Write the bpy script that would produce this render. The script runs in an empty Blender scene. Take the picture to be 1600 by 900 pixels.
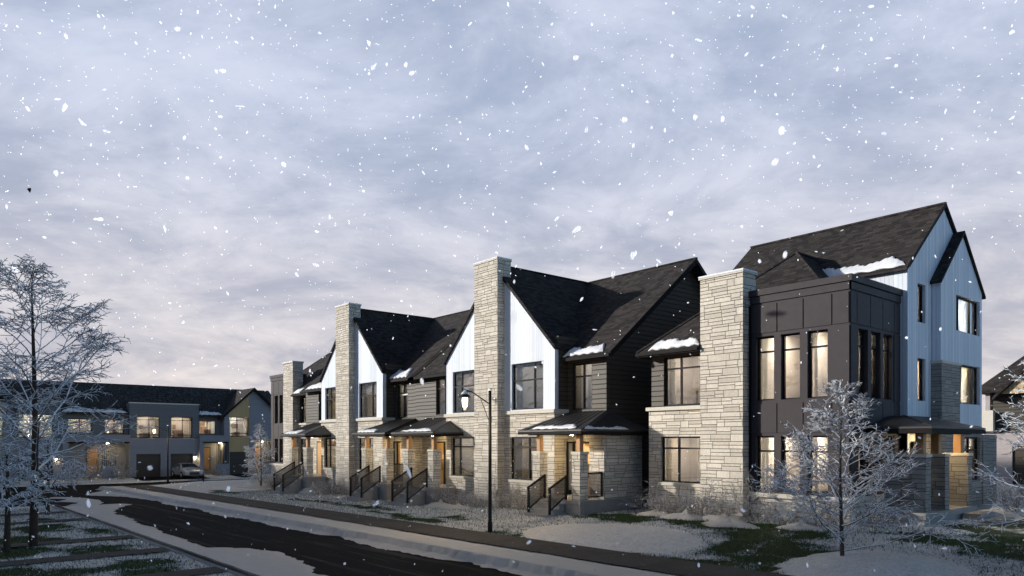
import bpy, bmesh, math, random
import numpy as np
from mathutils import Vector, Matrix
random.seed(7); np.random.seed(7)
R = math.radians
S = bpy.context.scene
COL = S.collection
# ------------------------------------------------------------------ node helpers
class G:
    def __init__(s, name, rough=.8, spec=.3):
        s.mat = bpy.data.materials.new(name); s.mat.use_nodes = True
        s.nt = s.mat.node_tree; s.nt.nodes.clear()
        s.out = s.n('ShaderNodeOutputMaterial'); s.b = s.n('ShaderNodeBsdfPrincipled')
        s.b.inputs['Roughness'].default_value = rough
        s.b.inputs['Specular IOR Level'].default_value = spec
        s.l(s.b.outputs[0], s.out.inputs[0])
    def n(s, t, **k):
        x = s.nt.nodes.new(t)
        for a, v in k.items(): setattr(x, a, v)
        return x
    def l(s, a, b): s.nt.links.new(a, b)
    def put(s, sock, v):
        if isinstance(v, bpy.types.NodeSocket): s.l(v, sock)
        elif v is not None:
            if sock.type == 'RGBA' and len(v) == 3: v = (*v, 1)
            sock.default_value = v
    def m(s, op, a, b=None, c=None):
        x = s.n('ShaderNodeMath', operation=op)
        for i, v in enumerate((a, b, c)):
            if v is not None: s.put(x.inputs[i], v)
        return x.outputs[0]
    def mix(s, f, a, b):
        x = s.n('ShaderNodeMix', data_type='RGBA'); s.put(x.inputs[0], f); s.put(x.inputs[6], a); s.put(x.inputs[7], b); return x.outputs[2]
    def mixf(s, f, a, b):
        x = s.n('ShaderNodeMix', data_type='FLOAT'); s.put(x.inputs[0], f); s.put(x.inputs[2], a); s.put(x.inputs[3], b); return x.outputs[0]
    def mul(s, c, f):      # scale colour by a float socket
        x = s.n('ShaderNodeVectorMath', operation='SCALE'); s.put(x.inputs[0], c); s.put(x.inputs[3], f); return x.outputs[0]
    def obj(s): return s.n('ShaderNodeTexCoord').outputs['Object']
    def pos(s): return s.n('ShaderNodeNewGeometry').outputs['Position']
    def nrm(s): return s.sep(s.n('ShaderNodeNewGeometry').outputs['Normal'])
    def sep(s, v):
        x = s.n('ShaderNodeSeparateXYZ'); s.l(v, x.inputs[0]); return x.outputs
    def comb(s, a, b, c=0.0):
        x = s.n('ShaderNodeCombineXYZ')
        for i, v in enumerate((a, b, c)): s.put(x.inputs[i], v)
        return x.outputs[0]
    def noise(s, v, sc, det=4, rough=.55):
        x = s.n('ShaderNodeTexNoise'); s.l(v, x.inputs['Vector']); x.inputs['Scale'].default_value = sc
        x.inputs['Detail'].default_value = det; x.inputs['Roughness'].default_value = rough; return x.outputs['Fac']
    def wn(s, v):
        x = s.n('ShaderNodeTexWhiteNoise', noise_dimensions='3D'); s.l(v, x.inputs[0]); return x.outputs[0]
    def ss(s, v, a, b):
        x = s.n('ShaderNodeMapRange', interpolation_type='SMOOTHSTEP'); s.put(x.inputs[0], v)
        x.inputs[1].default_value = a; x.inputs[2].default_value = b; return x.outputs[0]
    def bump(s, h, st=.5, d=.02):
        x = s.n('ShaderNodeBump'); x.inputs['Strength'].default_value = st; x.inputs['Distance'].default_value = d
        s.l(h, x.inputs['Height']); s.l(x.outputs[0], s.b.inputs['Normal'])
    def col(s, v): s.put(s.b.inputs['Base Color'], v)
    def wallu(s):          # (u, z): u runs along the wall whichever way it faces
        o = s.sep(s.obj()); n = s.nrm()
        f = s.m('GREATER_THAN', s.m('ABSOLUTE', n[1]), .6)
        return s.mixf(f, o[1], o[0]), o[2]

MAT = {}
def plain(name, c, rough=.7, var=.12, sc=6, spec=.3, metal=0):
    g = G(name, rough, spec); p = g.obj()
    f = g.m('MULTIPLY_ADD', g.noise(p, sc, 5), 2*var, 1-var)
    g.col(g.mul((*c,), f)); g.b.inputs['Metallic'].default_value = metal
    g.l(g.m('MULTIPLY_ADD', g.noise(p, sc*3, 3), .25, rough-.12), g.b.inputs['Roughness'])
    MAT[name] = g.mat; return g
def stone(name, c1, c2, W=.62, H=.26):
    g = G(name, .9, .2); u, z = g.wallu()
    r = g.m('DIVIDE', g.m('ADD', z, 40.0), H); row = g.m('FLOOR', r); fv = g.m('SUBTRACT', r, row)
    a = g.m('ADD', g.m('DIVIDE', u, W), g.m('MULTIPLY', g.wn(g.comb(row, 3.3)), 9.7))
    i = g.m('FLOOR', a); fr = g.m('SUBTRACT', a, i)
    j0 = g.m('MULTIPLY', g.wn(g.comb(row, i, 1.1)), .62)
    j1 = g.m('MULTIPLY', g.wn(g.comb(row, g.m('ADD', i, 1.0), 1.1)), .62)
    cell = g.m('SUBTRACT', i, g.m('LESS_THAN', fr, j0))
    du = g.m('MULTIPLY', g.m('MINIMUM', g.m('ABSOLUTE', g.m('SUBTRACT', fr, j0)), g.m('SUBTRACT', g.m('ADD', 1.0, j1), fr)), W)
    q = g.wn(g.comb(row, cell, 5.7))
    # where the stone is split into two thinner courses
    sp = g.mixf(g.m('LESS_THAN', q, .3), g.mixf(g.m('LESS_THAN', q, .55), g.mixf(g.m('LESS_THAN', q, .8), 2.5, .34), .66), .5)
    sub = g.m('GREATER_THAN', fv, sp)
    dv = g.m('MULTIPLY', g.m('MINIMUM', g.m('MINIMUM', fv, g.m('SUBTRACT', 1.0, fv)), g.m('ABSOLUTE', g.m('SUBTRACT', fv, sp))), H)
    d = g.m('MINIMUM', du, dv)
    j = g.ss(d, .004, .013)
    sid = g.wn(g.comb(g.m('ADD', row, g.m('MULTIPLY', sub, .37)), cell, 9.1))
    p = g.obj()
    no = g.noise(p, 9, 6, .65); nf = g.noise(p, 45, 4, .6)
    c = g.mix(sid, c1, c2)
    c = g.mul(c, g.m('MULTIPLY', g.m('MULTIPLY_ADD', no, .6, .68), g.m('MULTIPLY_ADD', nf, .3, .84)))
    c = g.mul(c, g.m('MULTIPLY_ADD', g.noise(g.comb(u, g.m('MULTIPLY', z, .45)), .8, 5, .6), .55, .72))
    g.col(g.mix(j, (.085, .076, .066), c))
    g.bump(g.m('ADD', g.m('ADD', j, g.m('MULTIPLY', no, .7)), g.m('MULTIPLY', sid, .6)), .7, .018)
    MAT[name] = g.mat
def siding(name, c, pitch, vertical, groove=.03, var=.1, rough=.6, dark=.35, spec=.3):
    g = G(name, rough, spec); u, z = g.wallu(); p = g.obj()
    k = g.m('DIVIDE', g.m('ADD', u if vertical else z, 60.0), pitch); b = g.m('FLOOR', k); f = g.m('SUBTRACT', k, b)
    gr = g.ss(f, groove*.4, groove) if vertical else g.ss(f, groove*.3, groove*1.3)
    grain = g.noise(g.comb(g.m('MULTIPLY', u, 40 if vertical else 2), g.m('MULTIPLY', z, 2 if vertical else 40), b), 1.0, 5, .6)
    rb = g.wn(g.comb(b, 2.0))
    cc = g.mul(c, g.m('MULTIPLY', g.m('MULTIPLY_ADD', grain, 2*var, 1-var), g.m('MULTIPLY_ADD', rb, var, 1-var*.5)))
    g.col(g.mix(gr, tuple(x*dark for x in c), cc))
    h = gr if vertical else g.m('SUBTRACT', gr, g.m('MULTIPLY', f, .8))
    g.bump(g.m('ADD', h, g.m('MULTIPLY', grain, .1)), .8, .02)
    MAT[name] = g.mat
def shingle(name, c, flake=.0):
    g = G(name, .9, .25); o = g.sep(g.obj()); n = g.nrm()
    f = g.m('GREATER_THAN', g.m('ABSOLUTE', n[1]), g.m('ABSOLUTE', n[0]))
    u = g.mixf(f, o[1], o[0]); v = g.m('DIVIDE', o[2], .105)
    row = g.m('FLOOR', v); fv = g.m('SUBTRACT', v, row)
    k = g.m('ADD', g.m('DIVIDE', u, .26), g.m('MULTIPLY', g.wn(g.comb(row, 1.7)), 5.0)); ci = g.m('FLOOR', k); fk = g.m('SUBTRACT', k, ci)
    r = g.wn(g.comb(row, ci, 4.2))
    e = g.m('MULTIPLY', g.ss(fv, .03, .2), g.m('MAXIMUM', g.ss(fk, .02, .08), .5))
    no = g.noise(g.obj(), 30, 3); big = g.noise(g.obj(), .7, 3)
    cc = g.mul(c, g.m('MULTIPLY', g.m('MULTIPLY_ADD', r, 1.0, .5), g.m('MULTIPLY', g.m('MULTIPLY_ADD', no, .8, .6), g.m('MULTIPLY_ADD', big, .6, .7))))
    cc = g.mix(e, tuple(x*.35 for x in c), cc)
    if flake:
        fl = g.ss(g.noise(g.obj(), 14, 2, .7), .70-flake, .74-flake)
        cc = g.mix(g.m('MULTIPLY', fl, .6), cc, (.6, .62, .66))
    g.col(cc); g.bump(g.m('ADD', e, g.m('MULTIPLY', r, .8)), .8, .02)
    MAT[name] = g.mat
def emit(name, c, st):
    g = G(name); e = g.n('ShaderNodeEmission'); e.inputs[0].default_value = (*c, 1); e.inputs[1].default_value = st
    g.l(e.outputs[0], g.out.inputs[0]); MAT[name] = g.mat
def glass(name, tint=(.82, .84, .85), base=.10, k=.6, rough=.02):
    g = G(name); t = g.n('ShaderNodeBsdfTransparent'); t.inputs[0].default_value = (*tint, 1)
    gl = g.n('ShaderNodeBsdfGlossy'); gl.inputs['Roughness'].default_value = rough; gl.inputs[0].default_value = (.9, .92, .95, 1)
    fr = g.n('ShaderNodeFresnel'); fr.inputs[0].default_value = 1.5
    f = g.m('MINIMUM', g.m('MULTIPLY_ADD', fr.outputs[0], k, base), .7)
    mx = g.n('ShaderNodeMixShader'); g.l(f, mx.inputs[0]); g.l(t.outputs[0], mx.inputs[1]); g.l(gl.outputs[0], mx.inputs[2])
    g.l(mx.outputs[0], g.out.inputs[0]); MAT[name] = g.mat
def snowmat(name, c=(.8, .81, .83)):
    g = G(name, .6, .3); p = g.obj()
    a = g.noise(p, 3, 5); b = g.noise(p, 40, 4, .7)
    g.col(g.mul(c, g.m('MULTIPLY', g.m('MULTIPLY_ADD', a, .25, .87), g.m('MULTIPLY_ADD', b, .2, .9))))
    g.b.inputs['Subsurface Weight'].default_value = 0
    g.bump(g.m('ADD', a, g.m('MULTIPLY', b, .5)), .5, .05); MAT[name] = g.mat
def frost(name, bark, amt=.0, snow=(.74, .78, .84)):
    g = G(name, .75, .25); n = g.nrm(); p = g.obj()
    no = g.noise(p, 9, 3)
    f = g.ss(g.m('ADD', n[2], g.m('MULTIPLY', g.m('SUBTRACT', no, .5), 1.4)), .05-amt, .45-amt)
    c = g.mul(bark, g.m('MULTIPLY_ADD', g.noise(p, 25, 3), 1.2, .4))
    g.col(g.mix(f, c, snow)); MAT[name] = g.mat

stone('stone_veneer', (.68, .62, .525), (.51, .46, .385))
stone('grey_stone_veneer', (.34, .32, .29), (.27, .255, .235))
plain('cast_stone', (.60, .56, .48), .85, .12, 5)
plain('concrete', (.30, .29, .275), .9, .18, 3)
siding('white_board_siding', (.66, .71, .78), .15, True, .10, .2, .6, .5)
siding('dark_lap_siding', (.060, .050, .037), .2, False, .16, .12, .55, .2)
siding('blue_grey_lap_siding', (.13, .143, .152), .18, False, .1, .08, .6, .45)
siding('tan_board_siding', (.50, .35, .17), .2, True, .08, .1, .6, .5)
siding('pale_grey_brick', (.26, .26, .28), .08, False, .12, .12, .85, .8)
siding('light_brick', (.42, .37, .36), .08, False, .14, .12, .85, .6)
siding('garage_door_wood', (.05, .04, .03), .45, False, .05, .1, .5, .4)
plain('charcoal_panel', (.050, .043, .046), .6, .03, 2, .15)
plain('black_metal', (.008, .008, .009), .6, .15, 8, .2)
plain('dark_frame', (.012, .0125, .014), .6, .1, 8, .18)
plain('fascia', (.012, .011, .011), .7, .1, 4, .12)
plain('standing_seam', (.026, .024, .023), .5, .12, 3, .5)
shingle('roof_shingle', (.035, .030, .029))
shingle('snowy_shingle', (.03, .028, .028), .075)
g = plain('cedar_wood', (.42, .23, .10), .55, .2, 4)
plain('oak_door', (.42, .23, .075), .45, .22, 3, .4)
glass('window_glass', (.82, .84, .85), .13, .6); g = G('guard_glass', .35, .4); g.col((.26, .25, .24)); tp = g.n('ShaderNodeBsdfTransparent'); tp.inputs[0].default_value = (.7, .69, .68, 1); mx = g.n('ShaderNodeMixShader'); mx.inputs[0].default_value = .30; g.l(tp.outputs[0], mx.inputs[1]); g.l(g.b.outputs[0], mx.inputs[2]); g.l(mx.outputs[0], g.out.inputs[0]); MAT['guard_glass'] = g.mat
plain('frosted_pane', (.3, .3, .3), .2, .05, 3, .6); plain('room_wall', (.46, .42, .385), .9, .1, 1.2); plain('room_furniture', (.17, .115, .08), .6, .2, 4)
g = plain('curtain_cloth', (.70, .69, .64), .9, .08, 3); tr = g.n('ShaderNodeBsdfTranslucent'); tr.inputs[0].default_value = (.62, .58, .48, 1); mx = g.n('ShaderNodeMixShader'); mx.inputs[0].default_value = .45; g.l(g.b.outputs[0], mx.inputs[1]); g.l(tr.outputs[0], mx.inputs[2]); g.l(mx.outputs[0], g.out.inputs[0])
emit('room_light', (1, .83, .64), 330.0); emit('dim_room_light', (1, .86, .72), 240.0); emit('warm_room_light', (1, .76, .45), 190.0); emit('cool_room_light', (1, .92, .82), 300.0); emit('bright_room_light', (1, .80, .56), 1500.0)
emit('lamp_light', (1, .80, .52), 7.0); emit('wall_light', (1, .78, .45), 330.0)
snowmat('snow'); snowmat('slushy_snow', (.54, .50, .45)); g = G('flake_snow', .8, .1); df = g.n('ShaderNodeBsdfDiffuse'); df.inputs[0].default_value = (.95, .95, .97, 1); tl = g.n('ShaderNodeBsdfTranslucent'); tl.inputs[0].default_value = (.95, .95, .97, 1); mx = g.n('ShaderNodeAddShader'); g.l(df.outputs[0], mx.inputs[0]); g.l(tl.outputs[0], mx.inputs[1]); lw = g.n('ShaderNodeLayerWeight'); fa = g.m('MULTIPLY', g.m('POWER', g.m('SUBTRACT', 1.0, lw.outputs['Facing']), 2.3), .72); tp = g.n('ShaderNodeBsdfTransparent'); m2 = g.n('ShaderNodeMixShader'); g.l(fa, m2.inputs[0]); g.l(tp.outputs[0], m2.inputs[1]); g.l(mx.outputs[0], m2.inputs[2]); g.l(m2.outputs[0], g.out.inputs[0]); MAT['flake_snow'] = g.mat
frost('frosted_bark', (.065, .053, .043), .48, (.84, .86, .90)); frost('frosted_dark_bark', (.06, .056, .052), .55, (.84, .87, .92)); frost('frosted_trunk', (.06, .048, .038), -.1, (.6, .62, .66)); frost('frosted_twig', (.12, .095, .07), .06, (.72, .72, .74))
plain('trunk_bark', (.05, .036, .026), .9, .35, 9)
plain('car_paint', (.40, .41, .43), .25, .03, 3, .6, .3); plain('tyre_rubber', (.015, .015, .015), .8)
plain('car_glass', (.02, .022, .026), .1, .05, 3, .7)
plain('headlight_lens', (.55, .57, .6), .15, .05, 4, .8)
plain('bird_feather', (.01, .01, .012), .8)
g = G('asphalt', .9, .04); p = g.pos()
sp = g.ss(g.noise(p, 5.0, 4, .75), .66, .71)
sp2 = g.ss(g.noise(p, .35, 3), .42, .62)
c = g.mul((.012, .012, .0125), g.m('MULTIPLY', g.m('MULTIPLY_ADD', g.noise(p, 60, 3), .8, .6), g.m('MULTIPLY_ADD', g.noise(p, .5, 3), .8, .6)))
po = g.sep(p); st = g.ss(g.noise(g.comb(g.m('MULTIPLY', po[0], .12), g.m('MULTIPLY', po[1], 2.2)), 1.0, 5, .65), .52, .72)
c = g.mix(g.m('MULTIPLY', st, .10), c, (.45, .44, .42))
g.col(g.mix(g.m('MULTIPLY', g.m('MULTIPLY', sp, sp2), .7), c, (.5, .5, .5)))
pass; g.bump(g.noise(p, 70, 3), .4, .01); MAT['asphalt'] = g.mat
g = G('paving', .9, .08); p = g.pos(); o = g.sep(p)
k = g.m('DIVIDE', g.m('ADD', o[0], 100.0), 1.5); fr = g.m('FRACT', k); jn = g.ss(g.m('MINIMUM', fr, g.m('SUBTRACT', 1.0, fr)), .004, .012)
c = g.mul((.085, .076, .068), g.m('MULTIPLY', g.m('MULTIPLY_ADD', g.noise(p, 25, 4), .5, .75), g.m('MULTIPLY_ADD', g.noise(p, .9, 4), .9, .55)))
c = g.mix(g.m('MULTIPLY', g.ss(g.noise(p, 7, 4, .7), .64, .7), .45), c, (.5, .5, .5))
g.col(g.mix(jn, (.04, .04, .04), c)); g.bump(g.noise(p, 40, 3), .3, .01); MAT['paving'] = g.mat
g = G('snowy_lawn', .8, .2); p = g.pos()
at = g.n('ShaderNodeAttribute', attribute_name='snow'); hl = g.noise(p, 3.2, 5, .7); fi = g.noise(p, 14, 5, .8)
f = g.ss(g.m('ADD', at.outputs['Fac'], g.m('MULTIPLY', g.m('SUBTRACT', g.m('MULTIPLY_ADD', hl, .5, g.m('MULTIPLY', fi, .75)), .625), 2.3)), .30, .62)
sn = g.mul((.68, .65, .61), g.m('MULTIPLY', g.m('MULTIPLY_ADD', fi, 1.5, .25), g.m('MULTIPLY_ADD', hl, .5, .75)))
gr = g.mix(hl, (.014, .030, .009), (.045, .062, .018))
g.col(g.mix(f, gr, sn)); g.bump(g.m('ADD', fi, g.m('MULTIPLY', f, .6)), .7, .05); MAT['snowy_lawn'] = g.mat
g = G('shade_hill_cover', .9, .1); p = g.pos()
g.col(g.mix(g.ss(g.noise(p, .25, 5, .7), .36, .5), (.05, .055, .05), (.62, .62, .63))); MAT['shade_hill_cover'] = g.mat  # mottled dark and pale cover for the added sun-blocking hill
def gblade(nm, a, b):
    g = G(nm, .7, .2); g.col(g.mix(g.noise(g.pos(), 3, 3), a, b)); MAT[nm] = g.mat
gblade('grass_blade', (.022, .055, .012), (.06, .095, .028)); gblade('frost_blade', (.45, .46, .47), (.75, .76, .77))

# ------------------------------------------------------------------ mesh helpers
ORG = {}
class MB:
    def __init__(s): s.v = []; s.f = []; s.mi = []; s.cur = 0; s.sm = []
    def add(s, vs, fs, smooth=False):
        o = len(s.v); s.v += [tuple(x) for x in vs]
        for f in fs: s.f.append([o+i for i in f]); s.mi.append(s.cur); s.sm.append(smooth)
        return s
    def box(s, x0, x1, y0, y1, z0, z1):
        if x0 > x1: x0, x1 = x1, x0
        if y0 > y1: y0, y1 = y1, y0
        if z0 > z1: z0, z1 = z1, z0
        return s.add([(x, y, z) for z in (z0, z1) for y in (y0, y1) for x in (x0, x1)],
                     [(0, 2, 3, 1), (4, 5, 7, 6), (0, 1, 5, 4), (2, 6, 7, 3), (0, 4, 6, 2), (1, 3, 7, 5)])
    def prism(s, top, dz):        # closed slab from a polygon, dropped by vector dz
        n = len(top); d = Vector(dz)
        vs = [Vector(p) for p in top] + [Vector(p)+d for p in top]
        nn = (vs[1]-vs[0]).cross(vs[2]-vs[0])
        fl = nn.dot(d) > 0
        fs = [list(range(n)), list(range(2*n-1, n-1, -1))] + [[i, i+n, (i+1) % n+n, (i+1) % n] for i in range(n)]
        if fl: fs = [list(reversed(f)) for f in fs]
        return s.add(vs, fs)
    def tube(s, pts, rad, n=5, smooth=True, cap=True):
        pts = [Vector(p) for p in pts]; base = len(s.v); vs = []
        up = Vector((0, 0, 1)); a0 = None
        for i, p in enumerate(pts):
            t = (pts[min(i+1, len(pts)-1)]-pts[max(i-1, 0)])
            t = t.normalized() if t.length > 1e-9 else up
            if a0 is None: a0 = t.orthogonal().normalized()
            a = (a0-t*a0.dot(t)); a = a.normalized() if a.length > 1e-6 else t.orthogonal().normalized(); a0 = a
            b = t.cross(a); r = rad[i] if isinstance(rad, (list, tuple)) else rad
            for k in range(n):
                q = 2*math.pi*k/n; vs.append(p+a*(r*math.cos(q))+b*(r*math.sin(q)))
        fs = [[i*n+k, i*n+(k+1) % n, (i+1)*n+(k+1) % n, (i+1)*n+k] for i in range(len(pts)-1) for k in range(n)]
        if cap: fs += [list(range(n-1, -1, -1)), list(range((len(pts)-1)*n, len(pts)*n))]
        return s.add(vs, fs, smooth)
    def lathe(s, c, prof, n=14, smooth=True):   # prof: (r, z)
        vs = [(c[0]+r*math.cos(2*math.pi*k/n), c[1]+r*math.sin(2*math.pi*k/n), c[2]+z) for r, z in prof for k in range(n)]
        fs = [[i*n+k, i*n+(k+1) % n, (i+1)*n+(k+1) % n, (i+1)*n+k] for i in range(len(prof)-1) for k in range(n)]
        fs += [list(range(n-1, -1, -1)), list(range((len(prof)-1)*n, len(prof)*n))]
        return s.add(vs, fs, smooth)
    def build(s, name, mats, parent=None, origin=None, bevel=0):
        if isinstance(mats, str): mats = [mats]
        o = ORG[parent.name] if parent else Vector(origin if origin is not None else (0, 0, 0))
        me = bpy.data.meshes.new(name)
        me.from_pydata([(x-o.x, y-o.y, z-o.z) for x, y, z in s.v], [], s.f); me.update()
        for m in mats: me.materials.append(MAT[m])
        me.polygons.foreach_set('material_index', s.mi); me.polygons.foreach_set('use_smooth', s.sm)
        ob = bpy.data.objects.new(name, me); COL.objects.link(ob)
        if parent: ob.parent = parent
        else: ob.location = o
        if bevel:
            b = ob.modifiers.new('Bevel', 'BEVEL'); b.width = bevel; b.segments = 2; b.limit_method = 'ANGLE'
        ORG[ob.name] = o
        return ob
def tag(o, label=None, cat=None, group=None, kind=None):
    for k, v in (('label', label), ('category', cat), ('group', group), ('kind', kind)):
        if v: o[k] = v
    return o
def thing(name, loc, label, cat, group=None):
    o = bpy.data.objects.new(name, None); COL.objects.link(o); o.location = loc; ORG[o.name] = Vector(loc); o.empty_display_size = .3
    return tag(o, label, cat, group)
def copy_thing(src, loc, rz, label, scale=1):
    r = src.copy(); COL.objects.link(r); r.location = loc; r.rotation_euler = (0, 0, rz); r.scale = (scale,)*3; r['label'] = label
    for ch in src.children:
        c = ch.copy(); COL.objects.link(c); c.parent = r
        for gch in ch.children:
            d = gch.copy(); COL.objects.link(d); d.parent = c
    return r
def cut_wall(mb, poly, holes, axis, at, t):
    """wall slab with rectangular openings; axis 'y' faces -Y and thickens to +Y, 'x' faces +X, 'n' faces -X"""
    bm = bmesh.new(); bm.faces.new([bm.verts.new((u, z, 0)) for u, z in poly])
    us = sorted({x for h in holes for x in h[:2]}); zs = sorted({x for h in holes for x in h[2:]})
    for u in us: bmesh.ops.bisect_plane(bm, geom=bm.verts[:]+bm.edges[:]+bm.faces[:], plane_co=(u, 0, 0), plane_no=(1, 0, 0))
    for z in zs: bmesh.ops.bisect_plane(bm, geom=bm.verts[:]+bm.edges[:]+bm.faces[:], plane_co=(0, z, 0), plane_no=(0, 1, 0))
    dead = [f for f in bm.faces if any(h[0] < f.calc_center_median().x < h[1] and h[2] < f.calc_center_median().y < h[3] for h in holes)]
    bmesh.ops.delete(bm, geom=dead, context='FACES')
    bmesh.ops.recalc_face_normals(bm, faces=bm.faces[:])
    fn = {'y': lambda u, z, d: (u, at+d, z), 'x': lambda u, z, d: (at-d, u, z), 'n': lambda u, z, d: (at+d, u, z)}[axis]
    bm.verts.index_update(); vs = [v.co.copy() for v in bm.verts]; n = len(vs)
    V = [fn(c.x, c.y, 0) for c in vs] + [fn(c.x, c.y, t) for c in vs]; F = []
    for f in bm.faces:
        ids = [v.index for v in f.verts]
        if f.normal.z < 0: ids.reverse()
        if axis == 'n': ids.reverse()
        F.append(ids); F.append([i+n for i in reversed(ids)])
        for l in f.loops:
            if len(l.edge.link_faces) == 1:
                a, b = l.vert.index, l.link_loop_next.vert.index
                F.append([b, a, a+n, b+n])
    bm.free(); mb.add(V, F); return mb
def wall(name, mat, poly, holes, axis, at, parent, t=.22):
    mb = MB(); cut_wall(mb, poly, holes, axis, at, t)
    ob = mb.build(name, mat, parent)
    bm = bmesh.new(); bm.from_mesh(ob.data); bmesh.ops.recalc_face_normals(bm, faces=bm.faces[:]); bm.to_mesh(ob.data); bm.free()
    return ob
def rect(u0, u1, z0, z1): return [(u0, z0), (u1, z0), (u1, z1), (u0, z1)]
def dmap(axis, at):
    return {'y': lambda u0, u1, d0, d1, z0, z1: (u0, u1, at+d0, at+d1, z0, z1),
            'x': lambda u0, u1, d0, d1, z0, z1: (at-d0, at-d1, u0, u1, z0, z1)}[axis]
def curtain(mb, bx, u0, u1, d, z0, z1, seed):
    rn = random.Random(seed); n = max(10, int((u1-u0)*40)); top = []; ph = rn.random()*6; vs = []
    for i in range(n+1):
        u = u0+(u1-u0)*i/n; dd = d+.035*math.sin(i*1.15+ph)+.015*math.sin(i*.4)
        a = bx(u, u, dd, dd, z0, z1); vs += [(a[0], a[2], z0), (a[0], a[2], z1)]
    mb.add(vs, [[2*i, 2*i+2, 2*i+3, 2*i+1] for i in range(n)], True)
WN = [0]
LITS = ['room_light', 'dim_room_light', 'room_light', 'warm_room_light', 'dim_room_light', 'room_light', 'cool_room_light']
def window(parent, h, axis, at, us=(), zs=(), room=True, cur=(.22, .22), back=.1, depth=2.3, fw=.06, lit=None, name='window', curz=0):
    WN[0] += 1; lit = lit or LITS[WN[0]*5 % 7]; rn0 = random.Random(WN[0]); cur = tuple(c*rn0.uniform(.6, 1.25) for c in cur); u0, u1, z0, z1 = h; bx = dmap(axis, at)
    mb = MB()
    def bar(a, b, c, d, p=0, q=.09): mb.box(*bx(a, b, back+p, back+q, c, d))
    bar(u0, u0+fw, z0, z1); bar(u1-fw, u1, z0, z1); bar(u0+fw, u1-fw, z0, z0+fw); bar(u0+fw, u1-fw, z1-fw, z1)
    prev = u0+fw
    for u in us: bar(u-.03, u+.03, z0+fw, z1-fw)
    cuts = [u0+fw]+[x for u in us for x in (u-.03, u+.03)]+[u1-fw]
    for z in zs:
        for a, b in zip(cuts[::2], cuts[1::2]): bar(a, b, z-.03, z+.03, .004, .086)
    w = mb.build(name, 'dark_frame', parent)
    MB().box(*bx(u0+fw*.5, u1-fw*.5, back+.035, back+.047, z0+fw*.5, z1-fw*.5)).build('glass', 'window_glass', w)
    if room:
        wd = u1-u0
        for a, b, sd_ in ((u0-.02, u0+wd*cur[0], 0), (u1-wd*cur[1], u1+.02, 77)):
            c = MB(); curtain(c, bx, a, b, back+.2, z0-.1+curz, z1+.08, WN[0]+sd_); c.build('curtain', 'curtain_cloth', w)
        interior(w, bx, u0-.3, u1+.3, .232, depth, z0-.35, z1+.35, lit)
    return w
def interior(w, bx, u0, u1, d0, d1, z0, z1, lit='room_light'):
    m = MB()
    for a in ((u0-.05, u0, d0, d1, z0, z1), (u1, u1+.05, d0, d1, z0, z1), (u0, u1, d1, d1+.05, z0, z1), (u0, u1, d0, d1, z0-.05, z0), (u0, u1, d0, d1, z1, z1+.05)): m.box(*bx(*a))
    m.cur = 1; rn = random.Random(int((u0+z0)*977)); wd = u1-u0
    a = u0+wd*rn.uniform(.15, .5); m.box(*bx(a, a+wd*.28, d1-.06, d1-.012, z0+1.25, z0+1.25+rn.uniform(.3, .6)))
    a = u0+wd*rn.uniform(.1, .55); m.box(*bx(a, a+wd*.33, d1-.5, d1-.02, z0+.01, z0+rn.uniform(.7, 1.2)))
    a = u0+wd*rn.uniform(.45, .6); m.box(*bx(a, a+.5, d0+.8, d0+1.3, z0+.35, z0+.85))
    m.build('room_interior', ['room_wall', 'room_furniture'], w)
    if lit:
        cx = (u0+u1)/2; b = bx(cx, cx, (d0+d1)/2, (d0+d1)/2, z1, z1)
        MB().lathe((b[0], b[2], z1-.03), [(.15, 0), (.2, .008), (.2, .025), (.05, .028)], 12).build('ceiling_lamp', lit, w)
def snow_patch(label, p0, u, v, t=.12, seed=1, nu=90, nv=8, wob=.5):
    rn = random.Random(seed); p0, u, v = Vector(p0), Vector(u), Vector(v); nrm = u.cross(v).normalized()
    if nrm.z < 0: nrm = -nrm
    ph = [rn.random()*6.28 for _ in range(6)]; vs = []; mb = MB()
    for i in range(nu+1):
        a = i/nu
        o = (1-wob)+wob*(.5+.26*math.sin(a*7+ph[0])+.16*math.sin(a*19+ph[1])+.10*math.sin(a*43+ph[2])+.10*math.sin(a*97+ph[5]))
        o *= min(1, (a/.12)**.7, ((1-a)/.16)**.7) if 0 < a < 1 else 0.02
        lo = .04*math.sin(a*30+ph[4])
        for j in range(nv+1):
            b = j/nv; hgt = t*max(0, 1-(2*b-1)**4)**.5*(.85+.15*math.sin(a*13+ph[3]+b*3))*.75*min(1, a*12, (1-a)*12)
            vs.append(p0+u*a+v*((lo if b == 0 else 0)+b*o)+nrm*(hgt+.012))
    fs = [[i*(nv+1)+j, (i+1)*(nv+1)+j, (i+1)*(nv+1)+j+1, i*(nv+1)+j+1] for i in range(nu) for j in range(nv)]
    mb.add(vs, fs, True)
    o = mb.build('snow_patch', 'snow', None, p0); o.modifiers.new('S', 'SOLIDIFY').thickness = .012
    return tag(o, label, 'snow', 'patches of snow lying on the eaves')

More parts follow.
